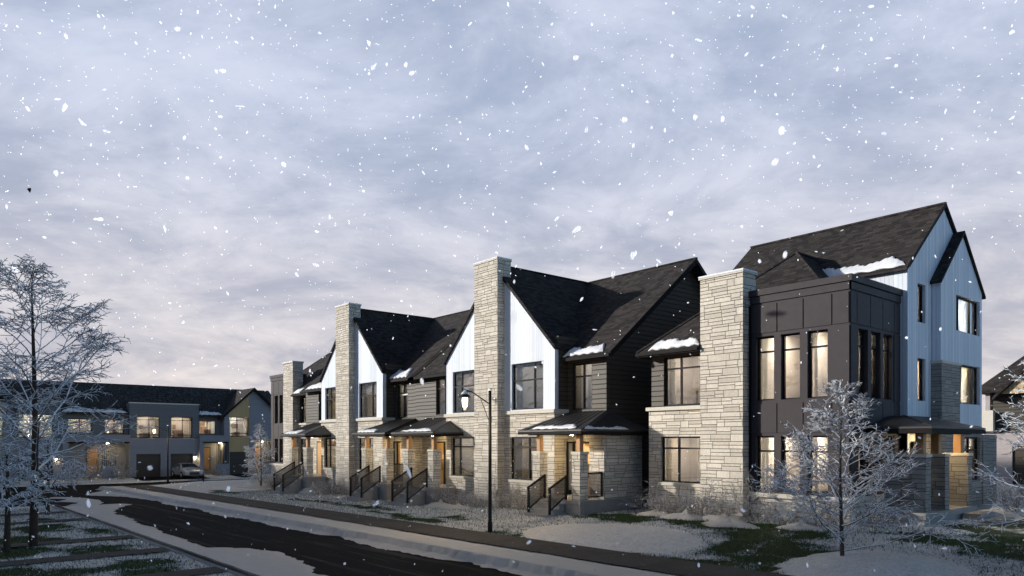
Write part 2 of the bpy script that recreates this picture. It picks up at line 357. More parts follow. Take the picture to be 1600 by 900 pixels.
# ------------------------------------------------------------------ terrain
def lerp(x, xs, ys): return np.interp(x, xs, ys)
def hH(x): return lerp(x, [-120, -76, -54, -41, -27, -20, -14, -6, 40], [-.85, -.85, -.8, -.62, -.4, -.16, .04, .08, .1])
def hR(x): return lerp(x, [-120, -68, -25, -8, 40], [-1.06, -1.05, -.58, -.42, -.3])
def sstep(t): t = np.clip(t, 0, 1); return t*t*(3-2*t)
MOUNDS = [(-7.3, 16.9, 2.1, 1.75, .26), (-15.6, 17.0, 3.6, 1.75, .13)]
def base(x, y):
    x = np.asarray(x, float); y = np.asarray(y, float)
    k = sstep((y-15.6)/4.6)
    z = hR(x)*(1-k)+hH(x)*k
    far = sstep((-66-x)/7); z = z*(1-far)+(-.95+.12*sstep((-71-x)/5))*far
    back = sstep((-y-22)/62); z = z+back*39.9*(1+.012*np.sin(x*.045)+.006*np.sin(x*.13+1)) - sstep((-y-100)/100)*30*sstep((-y-90)/20)  # back: ground raised into the added hill that blocks the low sun
    return z
def mound(x, y):
    z = 0
    for cx, cy, rx, ry, h in MOUNDS:
        q = 1-np.sqrt(((x-cx)/rx)**2+((y-cy)/ry)**2); z = z+h*sstep(q/.75)
    return z
def road(x, y):
    return ((y > 6.2) & (y < 12) & (x > -71.5)) | ((x > -71.5) & (x < -65.5) & (np.abs(y) < 70)) | ((x > -71.5) & (x < -46) & (y < 6.2) & (y > -20))
def vnoise(x, y, s, seed):
    x = np.asarray(x)*s; y = np.asarray(y)*s; xi = np.floor(x).astype(np.int64); yi = np.floor(y).astype(np.int64); fx = sstep(x-xi); fy = sstep(y-yi)
    def h(a, b):
        n = (a*374761393+b*668265263+seed*974634777) & 0xffffffff; n = ((n ^ (n >> 13))*1274126177) & 0xffffffff; return ((n ^ (n >> 16)) & 0xffff)/65535.
    return (h(xi, yi)*(1-fx)+h(xi+1, yi)*fx)*(1-fy)+(h(xi, yi+1)*(1-fx)+h(xi+1, yi+1)*fx)*fy
def fbm(x, y, s, seed, o=4): return sum(vnoise(x, y, s*2**i, seed+i)*.5**i for i in range(o))/(2-.5**(o-1))
# bare grass areas as ellipses in the lawns (x, y, rx, ry)
BARE = [(-18, 20.2, 2.2, .5), (-15.5, 20.0, 2.0, .55), (-13.4, 19.8, 1.8, .8), (-11.2, 19.2, 1.8, 1.0), (-10.2, 17.4, 1.5, 1.5), (-9.9, 15.6, 1.6, 1.2), (-11.8, 14.3+1.4, 1.2, .4), (-13.5, 15.55, 1.6, .35),
        (-18.3, 15.9, 1.2, .5), (-17.2, 15.8, 1.2, .35), (-8.0, 21.6, .9, .8), (-6.6, 20.6, 1.2, .7), (-7.6, 25.5, .9, 2.2), (-6.2, 23, 1.0, 1.6), (-4.5, 19.8, 1.5, .8), (-3.2, 24.5, 1.2, 1.2), (-12.5, 20.6, 2.4, .35), (-17.5, 17.8+1.6, 1.5, .3), (-37.5, 17.6, 3.2, .35), (-32, 17.5, 2.6, .35), (-29, 16.7, 2.0, .35), (-25.5, 16.2, 2.2, .4), (-24, 17.2, 1.5, .3), (-46, 19.5, 3, .4), (-51, 17, 3, .6),
        (-32.8, 4.0, 1.6, .9), (-30.2, 5.4, 1.6, .6), (-28.7, 3.0, 1.3, .9), (-24.6, 4.4, 1.2, .9), (-25.4, 2.4, 1.2, 1.2), (-19.8, 4.6, 1.8, .8), (-20.5, 3.2, 1.3, 1.2), (-21.6, 2.0, .8, .8), (-36.6, 4.7, 1.2, .5), (-29.6, .5, 2, 1), (-17.5, 2.5, 1.8, 1.6), (-25, -2, 2, 1.5), (-33, 0, 2, 2)]
def snowmask(x, y):
    x = np.asarray(x, float); y = np.asarray(y, float); m = np.full(x.shape, .85); W1 = (fbm(x, y, .8, 41)-.5)*2.6; W2 = (fbm(x, y, 1.1, 43)-.5)*1.2
    for cx, cy, rx, ry in BARE:
        d = ((x-cx+W1)/rx)**2+((y-cy+W2)/ry)**2
        m = np.minimum(m, .05+.8*sstep((d-.35)/1.5))
    m = m+(fbm(x, y, 1.3, 3, 5)-.5)*1.1*(m < .99)
    for cx, cy, rx, ry, h in MOUNDS:
        d = ((x-cx)/rx)**2+((y-cy)/ry)**2; m = np.where(d < .93, 1.3, m)
    return np.clip(m, 0, 1.4)
def gz(x, y):
    z = base(x, y)+mound(x, y)
    return z-.2*road(np.asarray(x, float), np.asarray(y, float))
def Z(x, y): return float(gz(np.array([x]), np.array([y]))[0])
def axis_pts(fine0, fine1, step, lo, hi, extra=()):
    p = list(np.arange(fine0, fine1+1e-6, step)); d = step; q = fine1
    while q < hi: d *= 1.35; q += d; p.append(q)
    d = step; q = fine0
    while q > lo: d *= 1.35; q -= d; p.append(q)
    return np.array(sorted(set([round(a, 4) for a in p])|set(extra)))
def sheet(name, xs, ys, zf, mat, smooth=True, attr=None):
    Xg, Yg = np.meshgrid(xs, ys); X = Xg.ravel(); Y = Yg.ravel(); Zv = zf(X, Y)
    nx, ny = len(xs), len(ys); i = (np.arange(ny-1)[:, None]*nx+np.arange(nx-1)[None, :]).ravel()
    F = np.stack([i, i+1, i+nx+1, i+nx], 1)
    me = bpy.data.meshes.new(name); me.vertices.add(len(X)); me.vertices.foreach_set('co', np.stack([X, Y, Zv], 1).ravel())
    me.loops.add(F.size); me.loops.foreach_set('vertex_index', F.ravel().astype(np.int32)); me.polygons.add(len(F)); me.polygons.foreach_set('loop_start', np.arange(len(F), dtype=np.int32)*4)
    me.update(calc_edges=True); me.materials.append(MAT[mat]); me.polygons.foreach_set('use_smooth', [smooth]*len(F))
    if attr is not None:
        a = me.attributes.new('snow', 'FLOAT', 'POINT'); a.data.foreach_set('value', attr(X, Y).astype(np.float32))
    o = bpy.data.objects.new(name, me); COL.objects.link(o); return o
def gzb(x, y):
    m = np.clip(snowmask(x, y), 0, 1); return gz(x, y)+.035*m*(~road(x, y))*(np.abs(y) < 40)+.03*(fbm(x, y, 2.2, 9)-.5)
xs = axis_pts(-62, 2, .25, -420, 420, (-71.52, -71.48, -65.52, -65.48, -46.02, -45.98)); ys = axis_pts(-6, 26, .25, -420, 420, (6.18, 6.22, 11.98, 12.02))
o = sheet('ground', xs, ys, gzb, 'snowy_lawn', True, snowmask); tag(o, kind='structure')
# unseen hill added behind the camera to shade the foreground and house bases
o = sheet('shade_hill', np.arange(-400, 401, 10.0), np.arange(-330, -29, 5.0), lambda x, y: base(x, y)+.3+.8*fbm(x, y, .15, 5), 'shade_hill_cover'); tag(o, kind='structure')
def rz(x, y): return base(x, y)-.11
for nm, xx, yy in (('road', np.arange(-71.5, 60.1, 1.0), np.array([6.2, 7.6, 9.1, 10.6, 12.0])),):
    tag(sheet(nm, xx, yy, rz, 'asphalt'), kind='structure')
tag(sheet('cross_road', np.array([-71.5, -70, -68.5, -67, -65.5]), np.arange(12.0, 70.1, 2.0), rz, 'asphalt'), kind='structure')
tag(sheet('side_road', np.linspace(-71.5, -46, 18), np.linspace(-20, 6.2, 18), rz, 'asphalt'), kind='structure')
tag(sheet('sidewalk', np.arange(-65, 60.1, 1.0), np.array([13.6, 14.2, 14.8, 15.4]), lambda x, y: base(x, y)+.075, 'paving'), kind='structure')
paths = []
for i, (px, w) in enumerate(((-22.9, .95), (-27.1, .95), (-31.2, .85), (-35.4, .9), (-40.2, .9), (-18.2, .95))):
    if i == 2: continue
    tag(sheet('footpath', np.linspace(px-w/2, px+w/2, 5), np.arange(-24, 6.05, .5), lambda x, y: base(x, y)+.07, 'paving'), kind='structure')
tag(sheet('driveway', np.linspace(-76, -71.5, 6), np.arange(16.6, 22.9, .5), lambda x, y: base(x, y)+.06, 'asphalt'), kind='structure')
tag(sheet('driveway', np.linspace(-76, -71.5, 6), np.arange(25.6, 28.1, .5), lambda x, y: base(x, y)+.06, 'asphalt'), kind='structure')
tag(sheet('driveway', np.linspace(-7.5, 40, 30), np.linspace(30.5, 37.5, 6), lambda x, y: base(x, y)+.06, 'asphalt'), kind='structure')
# kerbs
k = MB()
def kerb(mb, pts, w=.16):
    for (a, b) in zip(pts[:-1], pts[1:]):
        a = np.array(a, float); b = np.array(b, float); L = np.linalg.norm(b-a); n = max(1, int(L/2)); d = (b-a)/L; q = np.array([-d[1], d[0]])*w/2
        for i in range(n):
            p0 = a+(b-a)*i/n; p1 = a+(b-a)*(i+1)/n
            z0 = float(base(p0[0], p0[1])); z1 = float(base(p1[0], p1[1]))
            mb.add([(*(p0-q), z0-.3), (*(p0+q), z0-.3), (*(p0+q), z0+.05), (*(p0-q), z0+.05), (*(p1-q), z1-.3), (*(p1+q), z1-.3), (*(p1+q), z1+.05), (*(p1-q), z1+.05)],
                   [(3, 2, 6, 7), (0, 3, 7, 4), (1, 5, 6, 2), (0, 1, 2, 3), (4, 7, 6, 5)])
kerb(k, [(60, 6.1), (-45.9, 6.1), (-45.9, -20)]); kerb(k, [(60, 12.08), (-65.4, 12.08), (-65.4, 70)]); kerb(k, [(-71.6, -70), (-71.6, 70)])
tag(k.build('kerb', 'concrete'), kind='structure')
# snow left along the kerbs, with wavy edges
def berm(name, xs_, lo, hi, t=.07, mat='slushy_snow', step=.1, seed=0, edge=(1, 1)):
    X = np.arange(xs_[0], xs_[-1]+1e-6, step); l = lo(X); h = hi(X); nv = 22; vs = []
    for i, x in enumerate(X):
        for j in range(nv+1):
            b = j/nv; y = l[i]+(h[i]-l[i])*b
            e = 1.
            if edge[0]: e *= sstep(b/.18)
            if edge[1]: e *= sstep((1-b)/.18)
            z0 = float(base(x, y))+(-.106 if 6.2 < y < 12 else .02)
            if 11.88 <= y <= 12.28 or 6.0 <= y <= 6.2: z0 = float(base(x, y))+.056
            vs.append((x, y, z0+t*e*(.75+.5*float(fbm(x, y, 1.2, seed)))+.002))
    n = nv+1; mb = MB(); mb.add(vs, [[i*n+j, (i+1)*n+j, (i+1)*n+j+1, i*n+j+1] for i in range(len(X)-1) for j in range(nv)], True)
    return tag(mb.build(name, mat), kind='stuff')
berm('snow_bank', (-64.5, 20), lambda X: 11.75-.3*np.abs(np.sin(X*.4))-.35*(fbm(X, X*0+3, .7, 4)-.4)-.35*(fbm(X, X*0+6, 3.1, 14, 3)-.5)-1.9*np.exp(-((X+57)/3.)**2), lambda X: 13.66+.2*(fbm(X, X*0+8, .9, 2)-.5), .075, seed=3)
berm('snow_bank', (-45.5, 12), lambda X: 6.2+X*0, lambda X: np.interp(X, [-46, -44, -40, -35, -29, -23.4, -22.2, -21.2, -19.5, -17, -14, -8, 12], [10.2, 9.2, 8.0, 7.75, 7.4, 7.2, 8.2, 8.7, 8.45, 7.9, 8.2, 7.5, 7.4])+.5*(fbm(X, X*0+1, .9, 6)-.5)+.4*(fbm(X, X*0+5, 3.3, 16, 3)-.5), .08, seed=5, edge=(0, 1))
berm('snow_bank', (-55, -45.5), lambda X: 7.0+.9*np.abs(np.sin(X*.8)), lambda X: 8.2+1.1*np.sin((X+55)/9.5*3.1)+.4*(fbm(X, X*0+1, .9, 6)-.5), .06, seed=8)
# ------------------------------------------------------------------ grass blades on the lawns
def blades(name, n, region, keep, mat, hmin, hmax, w, seed):
    rs = np.random.RandomState(seed); x = rs.uniform(region[0], region[1], n); y = rs.uniform(region[2], region[3], n)
    m = snowmask(x, y); k_ = keep(m, rs.rand(n)) & ~road(x, y)
    for px in (-22.9, -27.1, -35.4, -40.2, -18.2): k_ &= ~((np.abs(x-px) < .5) & (y < 6.1))
    x = x[k_]; y = y[k_]; n = len(x); z = gzb(x, y)-.01
    a = rs.uniform(0, 6.28, n); h = rs.uniform(hmin, hmax, n); lx = rs.normal(0, .4, n)*h; ly = rs.normal(0, .4, n)*h
    V = np.stack([np.stack([x-np.cos(a)*w, y-np.sin(a)*w, z], 1), np.stack([x+np.cos(a)*w, y+np.sin(a)*w, z], 1), np.stack([x+lx, y+ly, z+h], 1)], 1).reshape(-1, 3)
    me = bpy.data.meshes.new(name); me.vertices.add(3*n); me.vertices.foreach_set('co', V.ravel()); me.loops.add(3*n); me.loops.foreach_set('vertex_index', np.arange(3*n, dtype=np.int32))
    me.polygons.add(n); me.polygons.foreach_set('loop_start', np.arange(n, dtype=np.int32)*3); me.update(calc_edges=True); me.materials.append(MAT[mat])
    o = bpy.data.objects.new(name, me); COL.objects.link(o); return tag(o, kind='stuff')
RL = (-50, -1, 15.45, 23); LL = (-44, -12, -4, 6.0)
for i, (rg, n1, n2) in enumerate(((RL, 150000, 110000), (LL, 110000, 60000))):
    blades('grass', n1, rg, lambda m, r: (m < .5) & (r < .85), 'grass_blade', .03, .09, .011, 11+i)
    blades('grass', n1, rg, lambda m, r: (m >= .5) & (m < 1.2) & (r < .2), 'grass_blade', .05, .1, .012, 31+i)
    blades('frosted_grass', n2, rg, lambda m, r: (m > .25) & (m < 1.25) & (r < .8), 'frost_blade', .03, .08, .012, 21+i)

# ------------------------------------------------------------------ townhouse with gable and tall chimney
def rail(parent, x, y0, y1, z0, z1, zb0, glass_=True):
    """stair rail from the low front post (y0) up to the deck post (y1)"""
    m = MB(); h = .93
    m.box(x-.038, x+.038, y0-.038, y0+.038, zb0, z0+h); m.box(x-.038, x+.038, y1-.038, y1+.038, z1, z1+h)
    d = (y1-y0)
    def bar(za, zb, t, yy0, yy1):
        m.prism([(x-.036, yy0, za), (x+.036, yy0, za), (x+.036, yy1, zb), (x-.036, yy1, zb)], (0, 0, -t))
    bar(z0+h+.035, z1+h+.035, .075, y0-.06, y1+.03); bar(z0+.14, z1+.14, .04, y0+.039, y1-.039)
    r = m.build('railing', 'black_metal', parent)
    MB().prism([(x-.005, y0+.04, z0+h-.03), (x+.005, y0+.04, z0+h-.03), (x+.005, y1-.04, z1+h-.03), (x-.005, y1-.04, z1+h-.03)], (0, 0, -.76)).build('guard_panel', 'guard_glass', r)
def pillar(parent, x0, x1, y0, y1, z0, mat='stone_veneer', px=.2):
    m = MB(); m.box(x0, x1, y0, y1, z0, 2.19); m.cur = 1; m.box(x0-.03, x1+.03, y0-.03, y1+.03, 2.192, 2.285)
    m.build('pillar', [mat, 'cast_stone'], parent)
    cx = (x0+x1)/2; cy = (y0+y1)/2
    MB().box(cx-px/2, cx+px/2, cy-px/2, cy+px/2, 2.287, 2.93).build('post', 'cedar_wood', parent, bevel=.008)
def seam_roof(parent, faces, t=.05, seams=()):
    m = MB()
    for f in faces: m.prism(f, (0, 0, -t))
    for a, b in seams: m.tube([Vector(a)+Vector((0, 0, .012)), Vector(b)+Vector((0, 0, .012))], .016, 4, False)
    return m.build('porch_roof', 'standing_seam', parent)
def door(parent, u0, u1, z0, z1, axis, at, side=True):
    bx = dmap(axis, at); m = MB(); m.box(*bx(u0, u1, .02, .08, z0, z1)); d = m.build('door', 'oak_door', parent, bevel=.01)
    mm = MB(); mm.box(*bx(u0-.06, u0, 0, .1, z0, z1+.07)); mm.box(*bx(u1, u1+.06, 0, .1, z0, z1+.07)); mm.box(*bx(u0, u1, 0, .1, z1, z1+.07)); mm.build('door_frame', 'dark_frame', d)
    h = MB(); h.box(*bx(u1-.12, u1-.09, -.035, -.015, z0+.75, z0+1.35)); h.box(*bx(u1-.115, u1-.095, -.015, .02, z0+.8, z0+.83)); h.box(*bx(u1-.115, u1-.095, -.015, .02, z0+1.27, z0+1.3)); h.build('handle', 'black_metal', d)
    return d
def porch_light(parent, x, y, z):
    MB().lathe((x, y, z), [(.05, 0), (.1, .01), (.1, .04), (.05, .05)], 12).build('porch_lamp', 'wall_light', parent)
def steps(parent, x0, x1, yf, ztop, n, rise=.19, run=.29):
    m = MB()
    for i in range(n):
        m.box(x0, x1, yf-run*(i+1), yf-run*i, -1.4, ztop-rise*(i+1))
        m.box(x0-.01, x1+.01, yf-run*(i+1)-.02, yf-run*i, ztop-rise*(i+1)+.001, ztop-rise*(i+1)+.04)
    return m.build('steps', 'concrete', parent)

def house_B(dx, label, nst):
    C = -26.36+dx; root = thing('townhouse', (C, 21.2, float(hH(C))), label, 'house', 'stone and siding townhouses in the right row')
    P = lambda *a: [(p[0]+dx, *p[1:]) for p in a]
    GL, GR = -30.36+dx, -22.35+dx; EL, ER = -34.5+dx, -20.1+dx; ZB = -1.6
    # gable front, stone below and white boards above
    hl = [(-29.91+dx, -28.04+dx, .95, 2.88), (-25.28+dx, -23.42+dx, .95, 2.88)]
    hu = [(-29.8+dx, -27.98+dx, 4.1, 6.17), (-25.2+dx, -23.07+dx, 4.1, 6.19)]
    wall('stone_front', 'stone_veneer', rect(GL, GR, ZB, 3.9), hl, 'y', 21.2, root)
    wall('gable_front', 'white_board_siding', [(GL, 4.07), (GR, 4.07), (GR, 6.78), (C, 10.75), (GL, 6.78)], hu, 'y', 21.22, root)
    m = MB(); m.box(GL-.07, GR+.08, 21.1, 21.42, 3.902, 4.06); m.box(GR-.0, GR+.08, 21.42, 22.0, 3.902, 4.06); m.box(GL-.07, GL, 21.42, 22.0, 3.902, 4.06)
    m.build('ledge', 'cast_stone', root, bevel=.01)
    for h in hl: MB().box(h[0]-.06, h[1]+.06, 21.14, 21.32, h[2]-.12, h[2]-.003).build('window_sill', 'cast_stone', root, bevel=.01)
    m = MB(); m.box(GR+.002, GR+.03, 21.2, 21.36, 4.065, 6.8); m.build('corner_trim', 'white_board_siding', root)
    for X, ax in ((GR, 'x'), (GL, 'n')):
        wall('side_wall', 'dark_lap_siding', rect(21.44, 23.0, 4.065, 7.2), [], ax, X, root); wall('stone_side', 'stone_veneer', rect(21.42, 23.2, ZB, 3.9), [], ax, X, root)
    for i, h in enumerate(hl): window(root, h, 'y', 21.2, us=((h[0]+.62,) if i == 0 else (h[1]-.66,)), zs=(2.42,))
    for i, h in enumerate(hu): window(root, h, 'y', 21.22, us=((h[0]+.62,) if i == 0 else (h[1]-.68,)), zs=(5.42,), cur=(.28, .25))
    # recesses either side
    hr = (-22.12+dx, -20.93+dx, 4.03, 6.0); hq = (-32.45+dx, -31.05+dx, 4.1, 6.05)
    wall('recess_wall', 'dark_lap_siding', rect(GR, ER, 2.95, 6.5), [hr], 'y', 22.0, root); wall('recess_wall', 'dark_lap_siding', rect(EL, GL, 2.95, 6.5), [hq], 'y', 22.0, root)
    window(root, hr, 'y', 22.0, us=((hr[0]+hr[1])/2+.05,), zs=(5.45,), cur=(.4, .4), depth=1.7); window(root, hq, 'y', 22.0, us=((hq[0]+hq[1])/2,), zs=(5.5,), cur=(.35, .3), depth=1.7)
    for a, b in ((GR, ER), (EL, GL)): wall('entry_wall', 'stone_veneer', rect(a, b, ZB, 2.95), [], 'y', 22.0, root)
    yz = [(22.24, ZB), (33, ZB), (33, 6.4), (27.4, 10.72), (22.24, 6.5)]
    wall('end_wall', 'dark_lap_siding', yz, [], 'x', ER, root); wall('end_wall', 'dark_lap_siding', yz, [], 'n', EL, root); wall('back_wall', 'dark_lap_siding', rect(EL+.23, ER-.23, ZB, 6.4), [], 'y', 32.8, root)
    # roofs
    XR, XL = -19.55+dx, -34.55+dx; m = MB()
    m.prism([(XL, 21.62, 6.26), (XR, 21.62, 6.26), (XR, 27.4, 10.95), (XL, 27.4, 10.95)], (0, 0, -.2))
    m.prism([(XL, 27.4, 10.949), (XR, 27.4, 10.949), (XR, 33.2, 6.26), (XL, 33.2, 6.26)], (0, 0, -.2))
    k_ = (10.95-6.79)/(C-(GL-.1))
    def rz_(x): return 10.95-abs(x-C)*k_
    for sg in (-1, 1):
        xe = C+sg*4.11; m.prism([(xe, 21.1, rz_(xe)), (C, 21.1, 10.96), (C, 27.5, 10.96), (xe, 22.75, rz_(xe))], (0, 0, -.19))
    rf = m.build('roof', 'roof_shingle', root)
    m = MB(); m.box(XL, XR, 27.33, 27.47, 10.93, 10.99); m.box(C-.07, C+.07, 21.1, 27.3, 10.95, 11.0); m.build('ridge_cap', 'roof_shingle', rf)
    for a, b in ((GR+.25, XR), (XL, GL-.25)): MB().box(a, b, 21.52, 21.63, 6.09, 6.22).build('gutter', 'fascia', rf)
    m = MB(); m.prism([(XR+.002, 21.6, 6.28), (XR+.03, 21.6, 6.28), (XR+.03, 27.4, 10.98), (XR+.002, 27.4, 10.98)], (0, 0, -.26)); m.build('rake_board', 'fascia', rf)
    # chimney
    c0, c1 = -27.45+dx, -25.7+dx
    ch = MB().box(c0, c1, 20.8, 21.6, ZB, 11.02).build('chimney', 'stone_veneer', root)
    MB().box(c0-.04, c1+.04, 20.76, 21.64, 11.022, 11.08).build('chimney_cap', 'cast_stone', ch, bevel=.01); MB().box(c0-.045, c1+.045, 20.755, 21.645, 11.082, 11.15).build('snow_cap', 'snow', ch, bevel=.025)
    # porches
    # right-hand porch
    DZ = .4; yf = 19.72
    x0, x1 = GR+.02, -19.36+dx
    pr = MB(); pr.box(x0, x1, yf, 23.0, ZB, DZ-.13); pr.box(x0, x1+.04, yf-.05, 23.0, DZ-.128, DZ); pr = pr.build('porch', 'concrete', root)
    pillar(pr, -22.08+dx, -21.64+dx, yf, yf+.43, DZ+.002); pillar(pr, -19.81+dx, -19.37+dx, yf, yf+.43, DZ+.002)
    m = MB(); m.box(-20.2+dx, -19.4+dx, 21.1, 23.4, ZB, 2.93); m.build('screen_wall', 'stone_veneer', pr)
    m = MB(); m.box(x0, x1+.06, yf-.02, yf+.12, 2.932, 3.0); m.box(x1-.14, x1+.06, yf+.12, 23.3, 2.932, 3.0); m.build('beam', 'fascia', pr)
    e0, e1 = -22.62+dx, -18.98+dx; ye = 19.38
    fr = [(e0, ye, 3.13), (e1, ye, 3.13), (ER+.02, 22.0, 3.95), (e0+.4, 22.0, 3.95)]
    rt = [(e1, ye, 3.13), (e1, 23.5, 3.13), (ER+.02, 23.3, 3.62), (ER+.02, 22.0, 3.95)]
    bk = [(e1, 23.5, 3.13), (ER+.02, 23.5, 3.13), (ER+.02, 23.3, 3.62)]
    sm = []
    for i in range(1, 9):
        a = i/9; sm.append(((e0+(e1-e0)*a, ye, 3.13), (e0+.4+(ER-e0-.38)*a, 22.0, 3.95)))
    sm += [((e1, ye, 3.13), (ER+.02, 22, 3.95)), ((ER+.02, 22, 3.95), (ER+.02, 23.3, 3.62))]
    pf = seam_roof(pr, [fr, rt, bk], .05, sm)
    m = MB(); m.box(e0, e1, ye, ye+.1, 2.96, 3.075); m.box(e1-.1, e1, ye+.1, 23.5, 2.96, 3.075); m.box(e0+.1, e1-.1, ye+.1, 23.0, 3.0, 3.07); m.build('eave', 'fascia', pf)
    steps(pr, -21.55+dx, -20.15+dx, yf-.05, DZ, nst)
    zz = DZ-.19*nst; L = .29*nst
    for x in (-21.46+dx, -20.24+dx): rail(pr, x, yf-.02-L*.86, yf+.1, DZ-.19*nst*.86, DZ, zz-.12)
    r2 = MB(); r2.box(-19.52+dx, -19.46+dx, 20.16, 21.08, 1.42, 1.48); r2.box(-19.52+dx, -19.46+dx, 20.16, 21.08, .5, .54); r2.box(-19.52+dx, -19.46+dx, 21.02, 21.08, .54, 1.42); r2 = r2.build('guard_rail', 'black_metal', pr)
    MB().box(-19.495+dx, -19.485+dx, 20.17, 21.02, .54, 1.42).build('guard_panel', 'guard_glass', r2)
    sl_ = MB(); sl_.box(-22.33+dx, -22.25+dx, 21.9, 21.995, DZ+.002, 2.67); sl_.box(-21.97+dx, -21.89+dx, 21.9, 21.995, DZ+.002, 2.67); sl_.box(-22.25+dx, -21.97+dx, 21.9, 21.995, 2.6, 2.67); sl_.box(-22.25+dx, -21.97+dx, 21.9, 21.995, DZ+.002, DZ+.2); sl_ = sl_.build('sidelight', 'dark_frame', pr)
    MB().box(-22.25+dx, -21.97+dx, 21.96, 21.99, DZ+.2, 2.6).build('pane', 'frosted_pane', sl_)
    door(root, -21.82+dx, -20.9+dx, DZ+.01, 2.6, 'y', 21.9)
    porch_light(pr, -21.0+dx, 20.9, 2.94)
    # left-hand porch
    x0, x1 = -32.12+dx, -29.3+dx
    pr = MB(); pr.box(x0, x1, yf, 21.0, ZB, DZ-.13); pr.box(x0-.04, x1+.04, yf-.05, 21.0, DZ-.128, DZ); pr.box(EL+.02, GL-.02, 21.0, 23.0, ZB, DZ); pr = pr.build('porch', 'concrete', root)
    pillar(pr, -32.08+dx, -31.62+dx, yf, yf+.43, DZ+.002); pillar(pr, -29.8+dx, -29.32+dx, yf, yf+.43, DZ+.002)
    m = MB(); m.box(x0-.02, x1+.06, yf-.02, yf+.12, 2.932, 3.0); m.box(x1-.14, x1+.06, yf+.12, 21.18, 2.932, 3.0); m.box(x0-.02, x0+.12, yf+.12, 22, 2.932, 3.0); m.build('beam', 'fascia', pr)
    e0, e1 = -32.75+dx, -28.85+dx
    fr = [(e0, ye, 3.13), (e1, ye, 3.13), (-30.2+dx, 21.19, 3.72), (-30.37+dx, 21.99, 3.95), (e0-.5, 21.99, 3.95)]
    fr = [(e0, ye, 3.13), (-30.37+dx, ye, 3.13), (-30.37+dx, 21.99, 3.95), (e0-.4, 21.99, 3.95)]
    f2 = [(-30.37+dx, ye, 3.131), (e1, ye, 3.131), (-30.0+dx, 21.19, 3.70), (-30.37+dx, 21.19, 3.70)]
    f3 = [(e1, ye, 3.131), (e1, 21.19, 3.131), (-30.0+dx, 21.19, 3.70)]
    sm = [((e0+(e1-e0)*i/9, ye, 3.13), (e0-.4+(-30.37+dx-e0+.4)*i/9*1.0, 21.99, 3.95)) for i in range(0, 7)]
    sm = [(a, b) for a, b in sm]
    pf = seam_roof(pr, [fr, f2, f3], .05, sm+[((e1, ye, 3.13), (-30.0+dx, 21.19, 3.70))])
    m = MB(); m.box(e0, e1, ye, ye+.1, 2.96, 3.075); m.box(e1-.1, e1, ye+.1, 21.19, 2.96, 3.075); m.box(e0+.02, e1-.1, ye+.1, 21.18, 3.0, 3.07); m.box(e0+.02, GL-.02, 21.18, 22.98, 3.0, 3.07); m.build('eave', 'fascia', pf)
    steps(pr, -31.55+dx, -29.95+dx, yf-.05, DZ, nst+1)
    for x in (-31.46+dx, -30.05+dx): rail(pr, x, yf-.02-.29*(nst+1)*.86, yf+.1, DZ-.19*(nst+1)*.86, DZ, DZ-.19*(nst+1)-.12)
    door(root, -32.5+dx, -31.6+dx, DZ+.01, 2.6, 'y', 21.9)
    porch_light(pr, -31.3+dx, 21.0, 2.94)
    return root
B1 = house_B(0, 'gabled stone townhouse with the tallest chimney, behind the street lamp beside the lawn', 3)
B2 = house_B(-14.4, 'gabled stone townhouse beyond the street lamp, second tall chimney from the left', 4)

